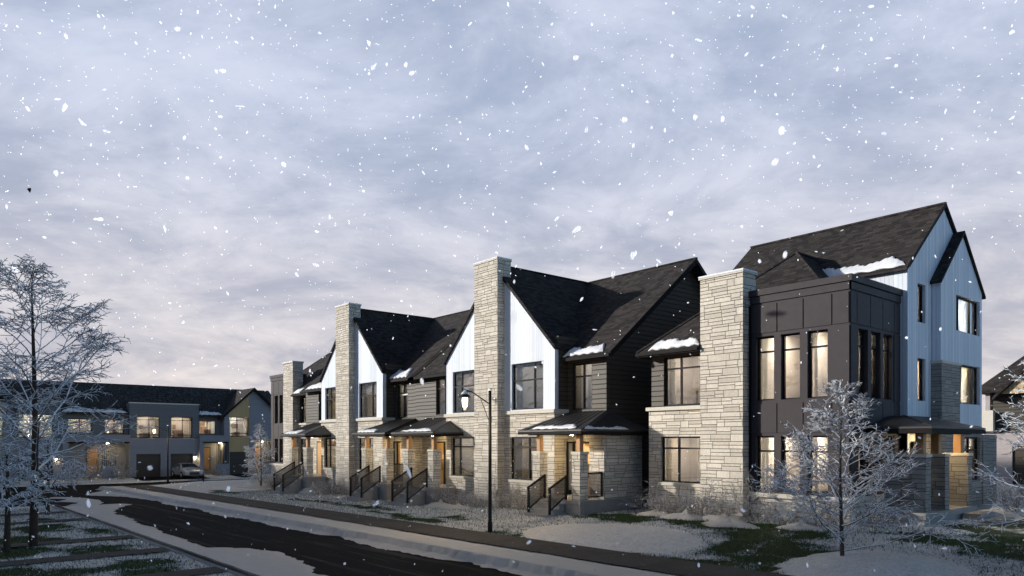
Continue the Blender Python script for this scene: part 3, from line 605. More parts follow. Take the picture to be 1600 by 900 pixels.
# ------------------------------------------------------------------ end townhouses with dark panelled bay
def house_A(mir, label):
    X = (lambda x: -67.5-x) if mir else (lambda x: x)
    root = thing('townhouse', (X(-14), 22.7, float(hH(X(-14)))), label, 'house', 'stone and siding townhouses in the right row')
    def W(name, mat, u0, u1, z0, z1, holes, at, t=.22): return wall(name, mat, rect(min(X(u0), X(u1)), max(X(u0), X(u1)), z0, z1), [(min(X(h[0]), X(h[1])), max(X(h[0]), X(h[1])), h[2], h[3]) for h in holes], 'y', at, root, t)
    def H(h): return (min(X(h[0]), X(h[1])), max(X(h[0]), X(h[1])), h[2], h[3])
    ZB = -1.6
    hl = (-17.88, -16.0, 1.1, 2.87); hu = (-17.8, -16.0, 4.06, 5.96)
    W('stone_front', 'stone_veneer', -18.47, -15.0, ZB, 3.88, [hl], 22.7); W('upper_front', 'dark_lap_siding', -18.4, -15.0, 4.03, 6.2, [hu], 22.78)
    MB().box(X(-18.54), X(-15.74), 22.58, 23.0, 3.882, 4.025).build('ledge', 'cast_stone', root, bevel=.01); MB().box(X(-17.95), X(-15.95), 22.63, 22.82, .97, 1.097).build('window_sill', 'cast_stone', root, bevel=.01)
    window(root, H(hl), 'y', 22.7, us=(X(-17.1),), zs=(2.42,)); window(root, H(hu), 'y', 22.78, us=(X(-17.05),), zs=(5.5,), cur=(.3, .22))
    for nm, mt, z0, z1 in (('side_wall', 'dark_lap_siding', ZB, 6.2),): wall(nm, mt, rect(22.93, 33.0, z0, z1), [], 'x' if mir else 'n', X(-18.45), root)
    ch = MB().box(X(-15.73), X(-13.98), 22.25, 23.06, ZB, 8.55).build('chimney', 'stone_veneer', root)
    MB().box(X(-15.78), X(-13.93), 22.2, 23.11, 8.552, 8.61).build('chimney_cap', 'cast_stone', ch, bevel=.01); MB().box(X(-15.785), X(-13.925), 22.195, 23.115, 8.612, 8.69).build('snow_cap', 'snow', ch, bevel=.025)
    # panelled bay
    cols = [(-13.75, -13.07), (-12.82, -12.14), (-11.88, -11.2)]; sid = [(23.3, 23.97), (24.22, 24.92), (25.12, 25.8)]
    hz = [(1.02, 2.87), (4.1, 6.3)]
    holes = [(a, b, c, d) for a, b in cols for c, d in hz]; hs = [(a, b, c, d) for a, b in sid for c, d in hz]
    W('bay_front', 'charcoal_panel', -13.95, -10.49, .92, 7.72, holes, 22.7, .24)
    W('bay_base', 'stone_veneer', -13.98, -10.49, ZB, .77, [], 22.68)
    ax = 'n' if mir else 'x'
    wall('bay_side', 'charcoal_panel', rect(22.94, 26.44, .92, 7.72), [] if mir else hs, ax, X(-10.49), root, .24)
    wall('bay_base_side', 'stone_veneer', rect(22.9, 26.44, ZB, .77), [], ax, X(-10.47), root)
    MB().box(X(-13.93), X(-13.97), 22.6, 26.4, ZB, 7.4).build('corner_trim', 'black_metal', root)
    m = MB(); m.box(X(-13.98), X(-10.36), 22.55, 22.93, .772, .918); m.box(X(-10.36), X(-10.72), 22.93, 26.44, .772, .918); m.build('bay_sill', 'cast_stone', root, bevel=.01)
    m = MB()      # crown and applied panels
    xo = X(-10.49); sgn = -1 if mir else 1
    m.box(X(-13.98), xo+sgn*.10, 22.60, 26.5, 7.722, 7.93); m.box(X(-13.96), xo+sgn*.05, 22.65, 22.697, 7.47, 7.70); m.box(xo+sgn*.003, xo+sgn*.05, 22.65, 26.43, 7.47, 7.70)
    edges = [-13.94, -12.945, -12.01, -11.05, -10.5]
    for z0, z1 in ((6.42, 7.4), (2.98, 3.98)):
        for a, b in zip(edges[:-1], edges[1:]): m.box(X(a+.02), X(b-.02), 22.672, 22.697, z0, z1)
        if not mir:
            for a, b in zip([22.71, 23.14, 24.1, 25.02, 25.92], [23.14, 24.1, 25.02, 25.92, 26.42]): m.box(xo+.003, xo+.027, a+.02, b-.02, z0, z1)
    for z0, z1 in ((1.0, 2.9), (4.05, 6.35)):
        m.box(X(-11.03), X(-10.5), 22.672, 22.697, z0, z1)
        if not mir:
            m.box(xo+.003, xo+.027, 22.73, 23.12, z0, z1); m.box(xo+.003, xo+.027, 25.94, 26.42, z0, z1)
    m.build('cladding', 'charcoal_panel', root)
    for (c, d) in hz:
        for a, b in cols: window(root, H((a, b, c, d)), 'y', 22.7, zs=(d-.52,), room=False, back=.14, fw=.05)
        if not mir:
            for a, b in sid: window(root, (a, b, c, d), 'x', X(-10.49), zs=(d-.52,), room=False, back=.14, fw=.05)
        r = MB(); xa, xb = X(-13.92), X(-10.76); z0, z1 = c-.3, d+.3
        r.box(xa, xb, 22.96, 26.3, z0-.05, z0); r.box(xa, xb, 22.96, 26.3, z1, z1+.05); r.box(xa, xb, 26.3, 26.35, z0, z1); r.box(xa-.03, xa, 22.96, 26.3, z0, z1)
        r.box(X(-12.6), X(-12.5), 24.6, 26.29, z0, z1)
        r.cur = 1; r.box(X(-13.3), X(-12.75), 26.2, 26.28, z0+.02, z0+2.0); r.box(X(-12.0), X(-11.2), 25.7, 26.25, z0+.02, z0+.9); r.box(X(-11.7), X(-11.3), 26.22, 26.28, z0+1.2, z0+1.75); r.box(X(-11.9), X(-11.1), 24.0, 24.9, z0+.55, z0+.62)
        ro = r.build('room_interior', ['room_wall', 'room_furniture'], root)
        for a, b in ((-13.78, -13.5), (-11.4, -11.16)):
            cc = MB(); curtain(cc, dmap('y', 22.7), min(X(a), X(b)), max(X(a), X(b)), .36, c-.1, d+.1, int(c*9+a)); cc.build('curtain', 'curtain_cloth', ro)
        MB().lathe((X(-13.2), 24.6, z1-.03), [(.18, 0), (.24, .008), (.24, .025), (.05, .028)], 12).build('ceiling_lamp', 'room_light', ro)
        MB().lathe((X(-11.6), 24.6, z1-.03), [(.18, 0), (.24, .008), (.24, .025), (.05, .028)], 12).build('ceiling_lamp', 'room_light', ro)
    # hipped roof over the two-storey part
    m = MB(); a = (X(-18.62), 22.15, 6.16); b = (X(-9.98), 22.15, 6.16); p = (X(-14.27), 26.43, 9.98); q = (X(-14.27), 30, 9.98)
    al = (X(-18.62), 30, 6.16); bl = (X(-12.2), 30, 8.13); bx_ = (X(-12.2), 24.37, 8.14)
    zf_ = lambda y: 6.16+(y-22.15)*.8925; m.prism([a, (X(-15.75), 22.15, 6.16), (X(-15.75), 25.0, zf_(25.0)), (X(-15.75), 24.95, zf_(24.95))][:3]+[p], (0, 0, -.18)); m.prism([(X(-15.749), 23.1, zf_(23.1)), (X(-13.99), 23.1, zf_(23.1)), (X(-13.99), 26.15, zf_(26.15)), p, (X(-15.749), 25.0, zf_(25.0))], (0, 0, -.18)); m.prism([(X(-13.98), 22.95, 6.9), (X(-10.9), 22.95, 6.9), bx_, p, (X(-13.98), 26.15, 9.74)], (0, 0, -.1))
    m.prism([p, (X(-10.9), 23.06, 7.0), (X(-10.9), 30, 7.0), q], (0, 0, -.1)); m.prism([a, p, q, al], (0, 0, -.18))
    rf = m.build('hip_roof', 'roof_shingle', root)
    m = MB(); m.tube([a, p], .07, 5, False); m.tube([p, (X(-11.2), 23.36, 7.24)], .07, 5, False); m.tube([p, (X(-14.27), 28, 9.98)], .06, 5, False); m.build('ridge_cap', 'roof_shingle', rf)
    m = MB(); m.box(X(-18.64), X(-15.75), 22.07, 22.16, 6.02, 6.14); m.build('gutter', 'fascia', rf)
    return root, X
A1, _ = house_A(False, 'large corner townhouse with dark panelled bay, white boarded tower and side porch')
A2, _ = house_A(True, 'far end townhouse of the right row with the shortest-looking chimney and narrow dark bay')
# tower of the near corner house
T = A1
wall('tower_front', 'white_board_siding', rect(-18, -10.24, 2.0, 8.72), [], 'y', 26.44, T)
sl = [(27.3, 28.0, 6.9, 8.27), (27.3, 28.0, 4.12, 5.63)]
wall('tower_side', 'white_board_siding', [(26.665, 3.3), (33, 3.3), (33, 8.72), (29.72, 11.4), (26.665, 8.72)], sl+[(29.8, 32.75, 6.45, 8.4), (30.1, 32.75, 3.9, 5.85)], 'x', -10.24, T)
wall('tower_base', 'stone_veneer', rect(26.44, 32.9, -1.5, 3.29), [(30.75, 32.75, .9, 3.1)], 'x', -10.26, T)
wall('tower_back', 'white_board_siding', rect(-18, -10.47, 0, 8.6), [], 'y', 32.78, T); wall('tower_side', 'white_board_siding', [(26.67, 6), (32.77, 6), (32.77, 8.7), (29.72, 11.4), (26.67, 8.9)], [], 'n', -18, T)
for h in sl: window(T, h, 'x', -10.24, cur=(.3, .3), depth=1.9, lit='bright_room_light' if h[2] < 5 else 'dim_room_light')
m = MB()
m.prism([(-18.25, 26.24, 8.68), (-10.17, 26.24, 8.68), (-10.17, 29.72, 11.55), (-18.25, 29.72, 11.55)], (0, 0, -.11))
m.prism([(-18.25, 29.72, 11.549), (-10.17, 29.72, 11.549), (-10.17, 33.3, 8.6), (-18.25, 33.3, 8.6)], (0, 0, -.11)); rf = m.build('tower_roof', 'roof_shingle', T)
MB().box(-18.25, -10.15, 29.65, 29.79, 11.53, 11.6).build('ridge_cap', 'roof_shingle', rf)
m = MB(); m.prism([(-10.168, 26.2, 8.66), (-10.14, 26.2, 8.66), (-10.14, 29.72, 11.575), (-10.168, 29.72, 11.575)], (0, 0, -.13)); m.prism([(-10.168, 29.72, 11.575), (-10.14, 29.72, 11.575), (-10.14, 33.34, 8.59), (-10.168, 33.34, 8.59)], (0, 0, -.13)); m.build('rake_board', 'fascia', rf)
bw = [(30.09, 32.6, 6.84, 8.18), (30.36, 32.6, 4.12, 5.6)]
wall('gable_bump', 'white_board_siding', [(28.57, 3.3), (32.86, 3.3), (32.86, 8.55), (30.72, 10.5), (28.57, 8.55)], bw, 'x', -9.94, T, .28)
for h in bw: window(T, h, 'x', -9.94, us=(h[0]+.5, h[0]+1.75), cur=(.14, .3), depth=2.0, fw=.05, lit='bright_room_light')
m = MB(); m.prism([(-10.4, 28.4, 8.46), (-9.85, 28.4, 8.46), (-9.85, 30.72, 10.66), (-10.4, 30.72, 10.66)], (0, 0, -.1)); m.prism([(-10.4, 30.72, 10.659), (-9.85, 30.72, 10.659), (-9.85, 33.04, 8.46), (-10.4, 33.04, 8.46)], (0, 0, -.1)); m.build('bump_roof', 'roof_shingle', T)
m = MB(); m.box(-10.236, -9.88, 28.5, 30.3, 3.31, 5.5); m.cur = 1; m.box(-10.235, -9.84, 28.46, 30.34, 5.502, 5.6); m.build('stone_pier', ['grey_stone_veneer', 'cast_stone'], T)
gw = (31.02, 32.7, 1.15, 2.85)
wall('bump_base', 'grey_stone_veneer', rect(28.6, 32.9, -1.5, 3.29), [gw], 'x', -9.95, T, .26); window(T, gw, 'x', -9.95, us=(31.75,), zs=(2.35,), depth=1.9, fw=.07, lit='bright_room_light')
MB().box(-9.9, -11.5, 32.905, 34.5, -1.5, 2.95).build('rear_wall', 'grey_stone_veneer', T)
# side porch
DZ = .47
pr = MB(); pr.box(-10.22, -8.8, 24.0, 28.4, -1.5, DZ-.19); pr.box(-10.22, -8.74, 23.94, 28.46, DZ-.188, DZ); pr = pr.build('porch', 'concrete', T)
for (a, b, c, d) in ((-9.32, -8.88, 24.32, 24.72), (-9.55, -8.88, 25.9, 26.28), (-9.62, -8.88, 28.0, 28.38)): pillar(pr, a, b, c, d, DZ+.002, 'grey_stone_veneer', .24)
m = MB(); m.box(-10.2, -9.36, 24.46, 24.72, DZ+.002, 2.2); m.cur = 1; m.box(-10.2, -9.36, 24.43, 24.75, 2.202, 2.285); m.build('low_wall', ['grey_stone_veneer', 'cast_stone'], pr)
m = MB(); m.box(-10.2, -8.9, 24.4, 24.6, 2.932, 3.02); m.box(-9.1, -8.9, 24.6, 28.4, 2.932, 3.02); m.build('beam', 'fascia', pr)
e = -8.5; y0, y1 = 23.72, 28.5
f1 = [(-10.45, y0, 3.14), (e, y0, 3.14), (-10.0, 25.5, 3.55), (-10.45, 25.5, 3.55)]; f2 = [(e, y0, 3.14), (e, y1, 3.14), (-10.0, y1-.9, 3.55), (-10.0, 25.5, 3.55)]; f3 = [(e, y1, 3.14), (-10.2, y1, 3.14), (-10.2, y1-.9, 3.55), (-10.0, y1-.9, 3.55)]; f4 = [(-10.45, 25.5, 3.55), (-10.0, 25.5, 3.549), (-10.0, 27.6, 3.549), (-10.45, 27.6, 3.55)]
pf = seam_roof(pr, [f1, f2, f3, f4], .05, [((e, y0, 3.14), (-10.0, 25.5, 3.55))])
m = MB(); m.box(-10.45, e, y0, y0+.1, 2.94, 3.085); m.box(e-.1, e, y0+.1, y1, 2.94, 3.085); m.box(-10.22, e-.1, y0+.1, y1-.1, 3.03, 3.08); m.build('eave', 'fascia', pf)
m = MB(); m.box(-8.735, -8.2, 27.0, 28.4, -1.5, .3); m.box(-8.198, -7.65, 26.9, 28.5, -1.5, .14); m.build('steps', 'concrete', pr)
door(T, 26.75, 27.6, DZ+.01, 2.6, 'x', -10.12); porch_light(pr, -9.5, 27.1, 2.96)

# ------------------------------------------------------------------ snow lying on roofs
n_ = lambda d: d
snow_patch('long snow patch along the tower eave of the corner townhouse, above the dark bay', (-13.9, 26.27, 8.72), (3.65, 0, 0), (0, .7, .58), .09, 1)
snow_patch('snow patch on the hip roof eave touching the shortest near chimney', (-18.1, 22.2, 6.2), (2.35, 0, 0), (0, .5, .45), .12, 2)
snow_patch('snow patch on the eave over the recessed window of the townhouse nearest the lamp', (-22.3, 21.66, 6.3), (2.3, 0, 0), (0, .55, .45), .12, 3)
snow_patch('snow patch on the eave between the two tall chimneys', (-36.9, 21.66, 6.3), (2.0, 0, 0), (0, .8, .65), .12, 4)
snow_patch('small snow patch on the eave left of the farther tall chimney', (-48.2, 21.66, 6.3), (2.8, 0, 0), (0, .6, .48), .1, 5)
snow_patch('thin snow patch on the far hip roof eave beside the leftmost chimney', (-51.7, 22.2, 6.2), (2.2, 0, 0), (0, .5, .45), .1, 6)
snow_patch('lumpy snow patch on the nearest front porch roof beside the lawn', (-21.9, 19.5, 3.17), (2.5, 0, 0), (0, .55, .17), .09, 7, wob=.7)
snow_patch('thin snow strip on the shaded right slope of the nearest porch roof', (-19.05, 19.6, 3.14), (0, 2.6, 0), (-.22, .05, .16), .05, 8, wob=.8)
snow_patch('snow patch on the left porch roof of the middle pair', (-36.7, 19.5, 3.17), (2.0, 0, 0), (0, .6, .19), .09, 9, wob=.6)
snow_patch('broken snow patch on the right porch roof of the middle pair', (-32.0, 19.5, 3.17), (2.8, 0, 0), (0, .5, .16), .08, 10, wob=.9)
snow_patch('snow patch on the farthest front porch roof of the right row', (-46.9, 19.5, 3.17), (2.3, 0, 0), (0, .8, .25), .09, 11)

# ------------------------------------------------------------------ row across the end of the street
def far_row():
    XF = -76.0; root = thing('townhouse_row', (XF, 18, -.9), 'long dark roofed row of townhouses with garages across the far left end of the street', 'houses')
    def wx(name, mat, poly, holes, at, t=.25): return wall(name, mat, poly, holes, 'x', at, root, t)
    # parapet blocks
    for (a, b, wins, gars, top) in ((16.5, 22.8, [(17.08, 19.16), (20.16, 22.2)], [(17.08, 19.24), (20.16, 22.26)], 6.3), (7.2, 10.9, [(7.7, 10.3)], [(7.7, 10.3)], 6.2)):
        hw = [(w0, w1, 3.0, 5.07) for w0, w1 in wins]; hg = [(g0, g1, -.85, 1.44) for g0, g1 in gars]
        wx('upper_front', 'blue_grey_lap_siding', rect(a, b, 2.96, top), hw, XF); wx('lower_front', 'pale_grey_brick', rect(a, b, -1.7, 2.94), hg, XF)
        m = MB(); m.box(XF-3.5, XF-.26, a+.0, a+.25, 2.96, top); m.box(XF-3.5, XF-.26, b-.25, b, 2.96, top); m.box(XF-3.5, XF-.26, a, a+.25, -1.7, 2.94); m.box(XF-3.5, XF-.26, b-.25, b, -1.7, 2.94); m.build('side_wall', 'blue_grey_lap_siding', root)
        m = MB(); m.box(XF-.3, XF+.06, a-.05, b+.05, top+.002, top+.1); m.build('parapet_cap', 'cast_stone', root)
        for h in hw: window(root, h, 'x', XF, us=((h[0]+h[1])/2+.1,), zs=(3.3, 4.75), cur=(.15, .2), depth=2.4)
        for h in hg:
            MB().box(XF-.25, XF-.18, h[0], h[1], h[2]-.2, h[3]).build('garage_door', 'garage_door_wood', root)
        l = MB(); l.box(XF+.002, XF+.09, b-.42, b-.3, 1.1, 1.34); l.cur = 1; l.box(XF+.005, XF+.085, b-.41, b-.31, 1.05, 1.098)
        l.build('wall_lamp', ['black_metal', 'wall_light'], root)
    # recesses with porch canopies
    for (a, b, c0, c1, w, d, s) in ((22.8, 25.3, 22.8, 25.75, [(23.05, 24.7)], (23.35, 24.35), (24.55, 25.7)), (10.9, 16.5, 11.0, 16.5, [(11.5, 13.5), (14.5, 16.2)], (13.2, 14.1), (14.2, 15.3))):
        hw = [(p, q, 3.4, 4.75) for p, q in w]
        wx('recess_upper', 'blue_grey_lap_siding', rect(a, b, 2.9, 5.5), hw, XF-.7); wx('recess_lower', 'pale_grey_brick', rect(a, b, -1.7, 2.88), [], XF-1.6)
        for h in hw: window(root, h, 'x', XF-.7, us=((h[0]+h[1])/2,), cur=(.18, .25), depth=2.3)
        m = MB(); m.box(XF-.72, XF+.3, c0, c1, 2.62, 3.27); ca = m.build('canopy', 'pale_grey_brick', root)
        m = MB(); m.box(XF-1.5, XF+.34, c0+.3, c1-.1, 2.5, 2.618); m.build('canopy_soffit', 'fascia', ca)
        MB().box(XF-.05, XF+.3, c0, c0+.45, -1.6, 2.61).build('canopy_pier', 'pale_grey_brick', ca)
        door(root, d[0], d[1], -.25, 2.0, 'x', XF-1.5)
        m = MB()
        for i in range(8): y = s[0]+(s[1]-s[0])*i/7; m.box(XF+.1, XF+.16, y-.025, y+.025, .36, 2.49)
        m.build('slat_screen', 'black_metal', root); MB().box(XF+.02, XF+.24, s[0]-.05, s[1]+.1, -1.6, .35).build('planter_wall', 'pale_grey_brick', root)
        porch_light(ca, XF-.6, (s[0]+s[1])/2, 2.45)
    # gables at each end
    for (ya, yb, ap, tan, win, gar) in ((25.3, 31.7, 28.3, (25.8, 27.88), (25.86, 27.84, 3.14, 5.2), (25.86, 27.84, -.85, 1.57)), (1.0, 7.2, 4.3, (4.6, 6.7), (4.65, 6.65, 3.14, 5.2), (4.65, 6.65, -.85, 1.57))):
        hgt = 8.2; k_ = (hgt-5.4)/(ap-ya)
        zt = lambda y: hgt-abs(y-ap)*k_
        t0, t1 = tan
        wx('tan_panel', 'tan_board_siding', [(t0, -1.7), (t1, -1.7), (t1, zt(t1)), (t0, zt(t0))] if not (t0 < ap < t1) else [(t0, -1.7), (t1, -1.7), (t1, zt(t1)), (ap, hgt), (t0, zt(t0))], [win, gar], XF)
        ent = (t1+.6, yb-.6, -1.2, 2.75)
        poly = [(t1+.005, -1.7), (yb, -1.7), (yb, 5.4), (ap, hgt), (t1+.005, zt(t1+.005))] if t1 < ap else [(t1+.005, -1.7), (yb, -1.7), (yb, 5.4), (t1+.005, zt(t1+.005))]
        wx('gable_front', 'pale_grey_brick', poly, [ent] if t1 < ap else [], XF+.02)
        wx('gable_edge', 'pale_grey_brick', [(ya, -1.7), (t0-.005, -1.7), (t0-.005, zt(t0)), (ya, 5.4)], [], XF+.02)
        m = MB(); m.box(XF-6, XF-.3, ya, ya+.25, -1.7, 5.4); m.box(XF-6, XF-.3, yb-.25, yb, -1.7, 5.4); m.box(XF-1.9, XF-1.7, t1+.3, yb-.26, -1.7, 3); m.build('side_wall', 'pale_grey_brick', root)
        window(root, win, 'x', XF, us=((win[0]+win[1])/2-.2,), zs=(3.5, 4.85), cur=(.1, .12), depth=2.4)
        MB().box(XF-.25, XF-.18, gar[0], gar[1], -1.0, gar[3]).build('garage_door', 'garage_door_wood', root)
        if t1 < ap:
            m = MB()
            for i in range(9): y = ent[0]+.9+(ent[1]-ent[0]-.95)*i/8; m.box(XF-.12, XF-.06, y-.025, y+.025, .36, 2.74)
            m.build('slat_screen', 'black_metal', root); MB().box(XF-.2, XF-.0, ent[0]+.8, ent[1], -1.3, .35).build('planter_wall', 'pale_grey_brick', root)
            door(root, ent[0]+.4, ent[0]+1.3, -.3, 2.0, 'x', XF-1.6); porch_light(root, XF-.9, ent[0]+1.2, 2.6)
        m = MB()
        for sg, ye in ((-1, ya-.45), (1, yb+.45)): m.prism([(XF+.4, ye, zt(ye)+.1), (XF-6.5, ye, zt(ye)+.1), (XF-6.5, ap, hgt+.1-(.001 if sg > 0 else 0)), (XF+.4, ap, hgt+.1-(.001 if sg > 0 else 0))], (0, 0, -.22))
        gf = m.build('gable_roof', 'roof_shingle', root)
        m = MB()
        for sg, ye in ((-1, ya-.45), (1, yb+.45)): m.prism([(XF+.402, ye, zt(ye)+.12), (XF+.45, ye, zt(ye)+.12), (XF+.45, ap, hgt+.12), (XF+.402, ap, hgt+.12)], (0, 0, -.28))
        m.build('rake_board', 'fascia', gf)
    m = MB(); m.prism([(XF-.2, -4, 5.35), (XF-.2, 32, 5.35), (XF-5.2, 32, 8.45), (XF-5.2, -4, 8.45)], (0, 0, -.2)); m.prism([(XF-5.2, -4, 8.449), (XF-5.2, 32, 8.449), (XF-10.4, 32, 5.3), (XF-10.4, -4, 5.3)], (0, 0, -.2)); m.build('roof', 'snowy_shingle', root)
    m = MB(); m.box(XF-10, XF-6, -3.8, 31.5, -1.7, 5.2); m.build('back_wall', 'blue_grey_lap_siding', root)
far_row()
snow_patch('thin snow along the far row eave between the parapet block and right gable', (-76.25, 22.9, 5.36), (0, 2.3, 0), (-.7, 0, .43), .1, 31)
snow_patch('thin snow along the far row eave left of the wide parapet block', (-76.25, 11.0, 5.36), (0, 5.4, 0), (-.7, 0, .43), .1, 32)

# house beyond the corner townhouse on the right
def right_house():
    root = thing('brick_house', (-11, 52, 0), 'brick house with dark hip roof and tan gable behind the corner townhouse', 'house')
    wall('front_wall', 'light_brick', rect(-15.6, 0, -1.5, 3.2), [(-14.1, -9.4, -.6, 2.4), (-7.5, -3, -.6, 2.4)], 'y', 52, root)
    wall('upper_wall', 'dark_lap_siding', rect(-15.2, 0, 3.2, 6.0), [(-12.6, -11.2, 3.6, 5.2)], 'y', 52.3, root); window(root, (-12.6, -11.2, 3.6, 5.2), 'y', 52.3, us=(-11.9,))
    for a, b in ((-14.1, -9.4), (-7.5, -3)): MB().box(a, b, 52.12, 52.18, -.7, 2.4).build('garage_door', 'garage_door_wood', root)
    MB().box(-15.6, -15.35, 52.23, 60, -1.5, 6).build('side_wall', 'light_brick', root)
    wall('tan_gable', 'tan_board_siding', [(-14.6, 5.6), (-9.4, 5.6), (-12.0, 8.2)], [], 'y', 51.7, root)
    m = MB(); m.prism([(-15.0, 51.4, 5.4), (-12, 51.4, 8.5), (-12, 56, 8.5), (-15.0, 56, 5.4)], (0, 0, -.2)); m.prism([(-12, 51.4, 8.499), (-9, 51.4, 5.4), (-9, 56, 5.4), (-12, 56, 8.499)], (0, 0, -.2))
    a, b, c, d = (-16.1, 51.8, 5.9), (.6, 51.8, 5.9), (.6, 60.4, 5.9), (-16.1, 60.4, 5.9); p, q = (-13.0, 56, 9.4), (-3, 56, 9.4)
    m.prism([a, b, q, p], (0, 0, -.2)); m.prism([c, d, p, q], (0, 0, -.2)); m.prism([d, a, p], (0, 0, -.2)); m.prism([b, c, q], (0, 0, -.2)); m.build('roof', 'roof_shingle', root)
    MB().box(-15.9, -15.0, 51.6, 51.98, 3.3, 4.6).build('balcony_panel', 'cast_stone', root)
right_house()

# ------------------------------------------------------------------ street lamps
def lamp_parts(loc, label):
    x, y, z = loc; root = thing('street_lamp', loc, label, 'street lamp', 'black street lamps')
    m = MB(); m.lathe((x, y, z), [(.085, -.3), (.085, .35), (.066, .4), (.06, 2.2), (.052, 5.0), (.0, 5.02)], 14); m.build('pole', 'black_metal', root)
    m = MB(); m.tube([(x, y-.05, z+4.55), (x, y-.45, z+4.75), (x, y-.8, z+4.93), (x, y-1.05, z+4.97)], .022, 8); m.tube([(x, y-.05, z+3.95), (x, y-.42, z+4.7)], .012, 6); m.build('arm', 'black_metal', root)
    h = MB().lathe((x, y-1.1, z+4.72), [(.19, 0), (.195, .025), (.13, .1), (.05, .15), (.035, .27)], 16).build('lamp_shade', 'black_metal', root)
    MB().lathe((x, y-1.1, z+4.36), [(.05, 0), (.085, .08), (.10, .25), (.09, .355)], 12).build('bulb', 'lamp_light', h)
    MB().lathe((x, y-1.1, z+4.3), [(.065, 0), (.065, .05)], 12).build('base_ring', 'black_metal', h)
    MB().lathe((x, y-1.1, z+4.83), [(.14, 0), (.14, .02), (.08, .08), (.03, .15)], 12).build('snow_cap', 'snow', h)
    MB().lathe((x, y, z+5.01), [(.07, 0), (.075, .04), (.03, .09)], 10).build('snow_cap', 'snow', root)
    pl = bpy.data.lights.new('lamp_glow', 'POINT'); pl.energy = 260; pl.color = (1, .78, .48); pl.shadow_soft_size = .12; po = bpy.data.objects.new('lamp_glow', pl); COL.objects.link(po); po.parent = h; po.location = (0, -1.1, 4.2)
    return root
lamp_parts((-20.0, 15.85, Z(-20, 15.85)), 'nearer black street lamp standing beside the sidewalk in front of the stone townhouses')
lamp_parts((-67.6, 17.7, -1.0), 'farther black street lamp in front of the far garages')

# ------------------------------------------------------------------ frosted trees
def tree(root, loc, H, spread, trunk_r, seed, low, nprim, mat, dens=1.0, n_sides=4, droop=.25, thin=1.0, shape=1.0, pw=.85):
    rn = random.Random(seed); x, y, z = loc; pts = []; k = 12
    for i in range(k+1):
        f = i/k; pts.append(Vector((x+.05*H*.12*math.sin(f*5+seed), y+.05*H*.12*math.cos(f*4+seed), z-.15+(H+.1)*f)))
    tm = MB(); tm.tube(pts, [trunk_r*(1-.86*i/k)+.004 for i in range(k+1)], 7); tm.build('trunk', mat[0], root)
    cm = MB()
    def at(f): q = f*k; i = min(int(q), k-1); return pts[i].lerp(pts[i+1], q-i)
    def twig(p, d, L, r, depth):
        seg = 5 if depth < 2 else 4; path = [p.copy()]; rad = [r]; dd = d.normalized()
        for i in range(seg):
            dd = (dd+Vector((rn.gauss(0, .16), rn.gauss(0, .16), rn.gauss(0, .12)+(.05 if depth == 0 else -droop*.18)))).normalized()
            path.append(path[-1]+dd*L/seg); rad.append(r*(1-.6*(i+1)/seg))
        cm.tube(path, rad, n_sides if depth < 2 else 3, True, False)
        if depth >= 3: return
        nb = [7.5, 4.6, 2.6][depth]*dens; nb = int(nb)+(rn.random() < nb % 1)
        for j in range(nb):
            f = ([.34, .25, .3][depth]+[.64, .73, .68][depth]*(j+rn.random()*.6)/nb); q = f*seg; i = min(int(q), seg-1); pp = path[i].lerp(path[i+1], q-i)
            ax = (path[i+1]-path[i]).normalized(); s = ax.cross(Vector((0, 0, 1)))
            s = s.normalized() if s.length > .05 else Vector((1, 0, 0)); sg = 1 if (j % 2) else -1
            ang = rn.uniform(.55, 1.05); nd = ax*math.cos(ang)+(s*sg*rn.uniform(.6, 1)+Vector((0, 0, rn.uniform(-.55, .75)))).normalized()*math.sin(ang)
            twig(pp, nd, L*(.50 if depth == 0 else .48)*(1.15-.4*f)*rn.uniform(.75, 1.2), max(r*(1-.7*f)*.6, .0062*thin), depth+1)
    for i in range(nprim):
        f = low+(1-low)*(i+.3*rn.random())/nprim; az = i*2.4+rn.uniform(-.4, .4)
        prof = (1-((f-low)/(1-low)))**pw*shape+.14; up = rn.uniform(.1, .35)+.75*f
        d = Vector((math.cos(az), math.sin(az), up))
        twig(at(f), d, spread*prof*rn.uniform(.8, 1.12), max(trunk_r*.42*(1-f)+.006, .009*thin), 0)
    top = at(1.0)
    for i in range(4): twig(top-Vector((0, 0, .1)), Vector((rn.gauss(0, .5), rn.gauss(0, .5), 1)), spread*.22, .008*thin, 1)
    cm.build('crown', mat[1], root)
t = thing('frosted_tree', (-8.1, 17.1, Z(-8.1, 17.1)), 'young bare tree coated in frost on the round snow mound before the dark bay', 'tree'); tree(t, (-8.1, 17.1, Z(-8.1, 17.1)), 3.95, 2.0, .05, 8, .07, 31, ('frosted_trunk', 'frosted_bark'), 1.08, 4, .12, 1.7)
t = thing('frosted_tree', (-26.8, 3.1, Z(-26.8, 3.1)), 'tall frost covered bare tree rising above the far roof at the left edge', 'tree'); tree(t, (-26.8, 3.1, Z(-26.8, 3.1)), 8.3, 2.95, .13, 11, .27, 30, ('trunk_bark', 'frosted_dark_bark'), 1.12, 4, .3, 2.2, 1.0, .5)
t = thing('frosted_tree', (-25.9, 2.35, Z(-25.9, 2.35)), 'snow laden small tree with dark trunk on the left lawn, nearest the viewer', 'tree'); tree(t, (-25.9, 2.35, Z(-25.9, 2.35)), 3.3, 1.25, .1, 17, .35, 16, ('trunk_bark', 'frosted_dark_bark'), 1.1, 4, .9, 2.6)
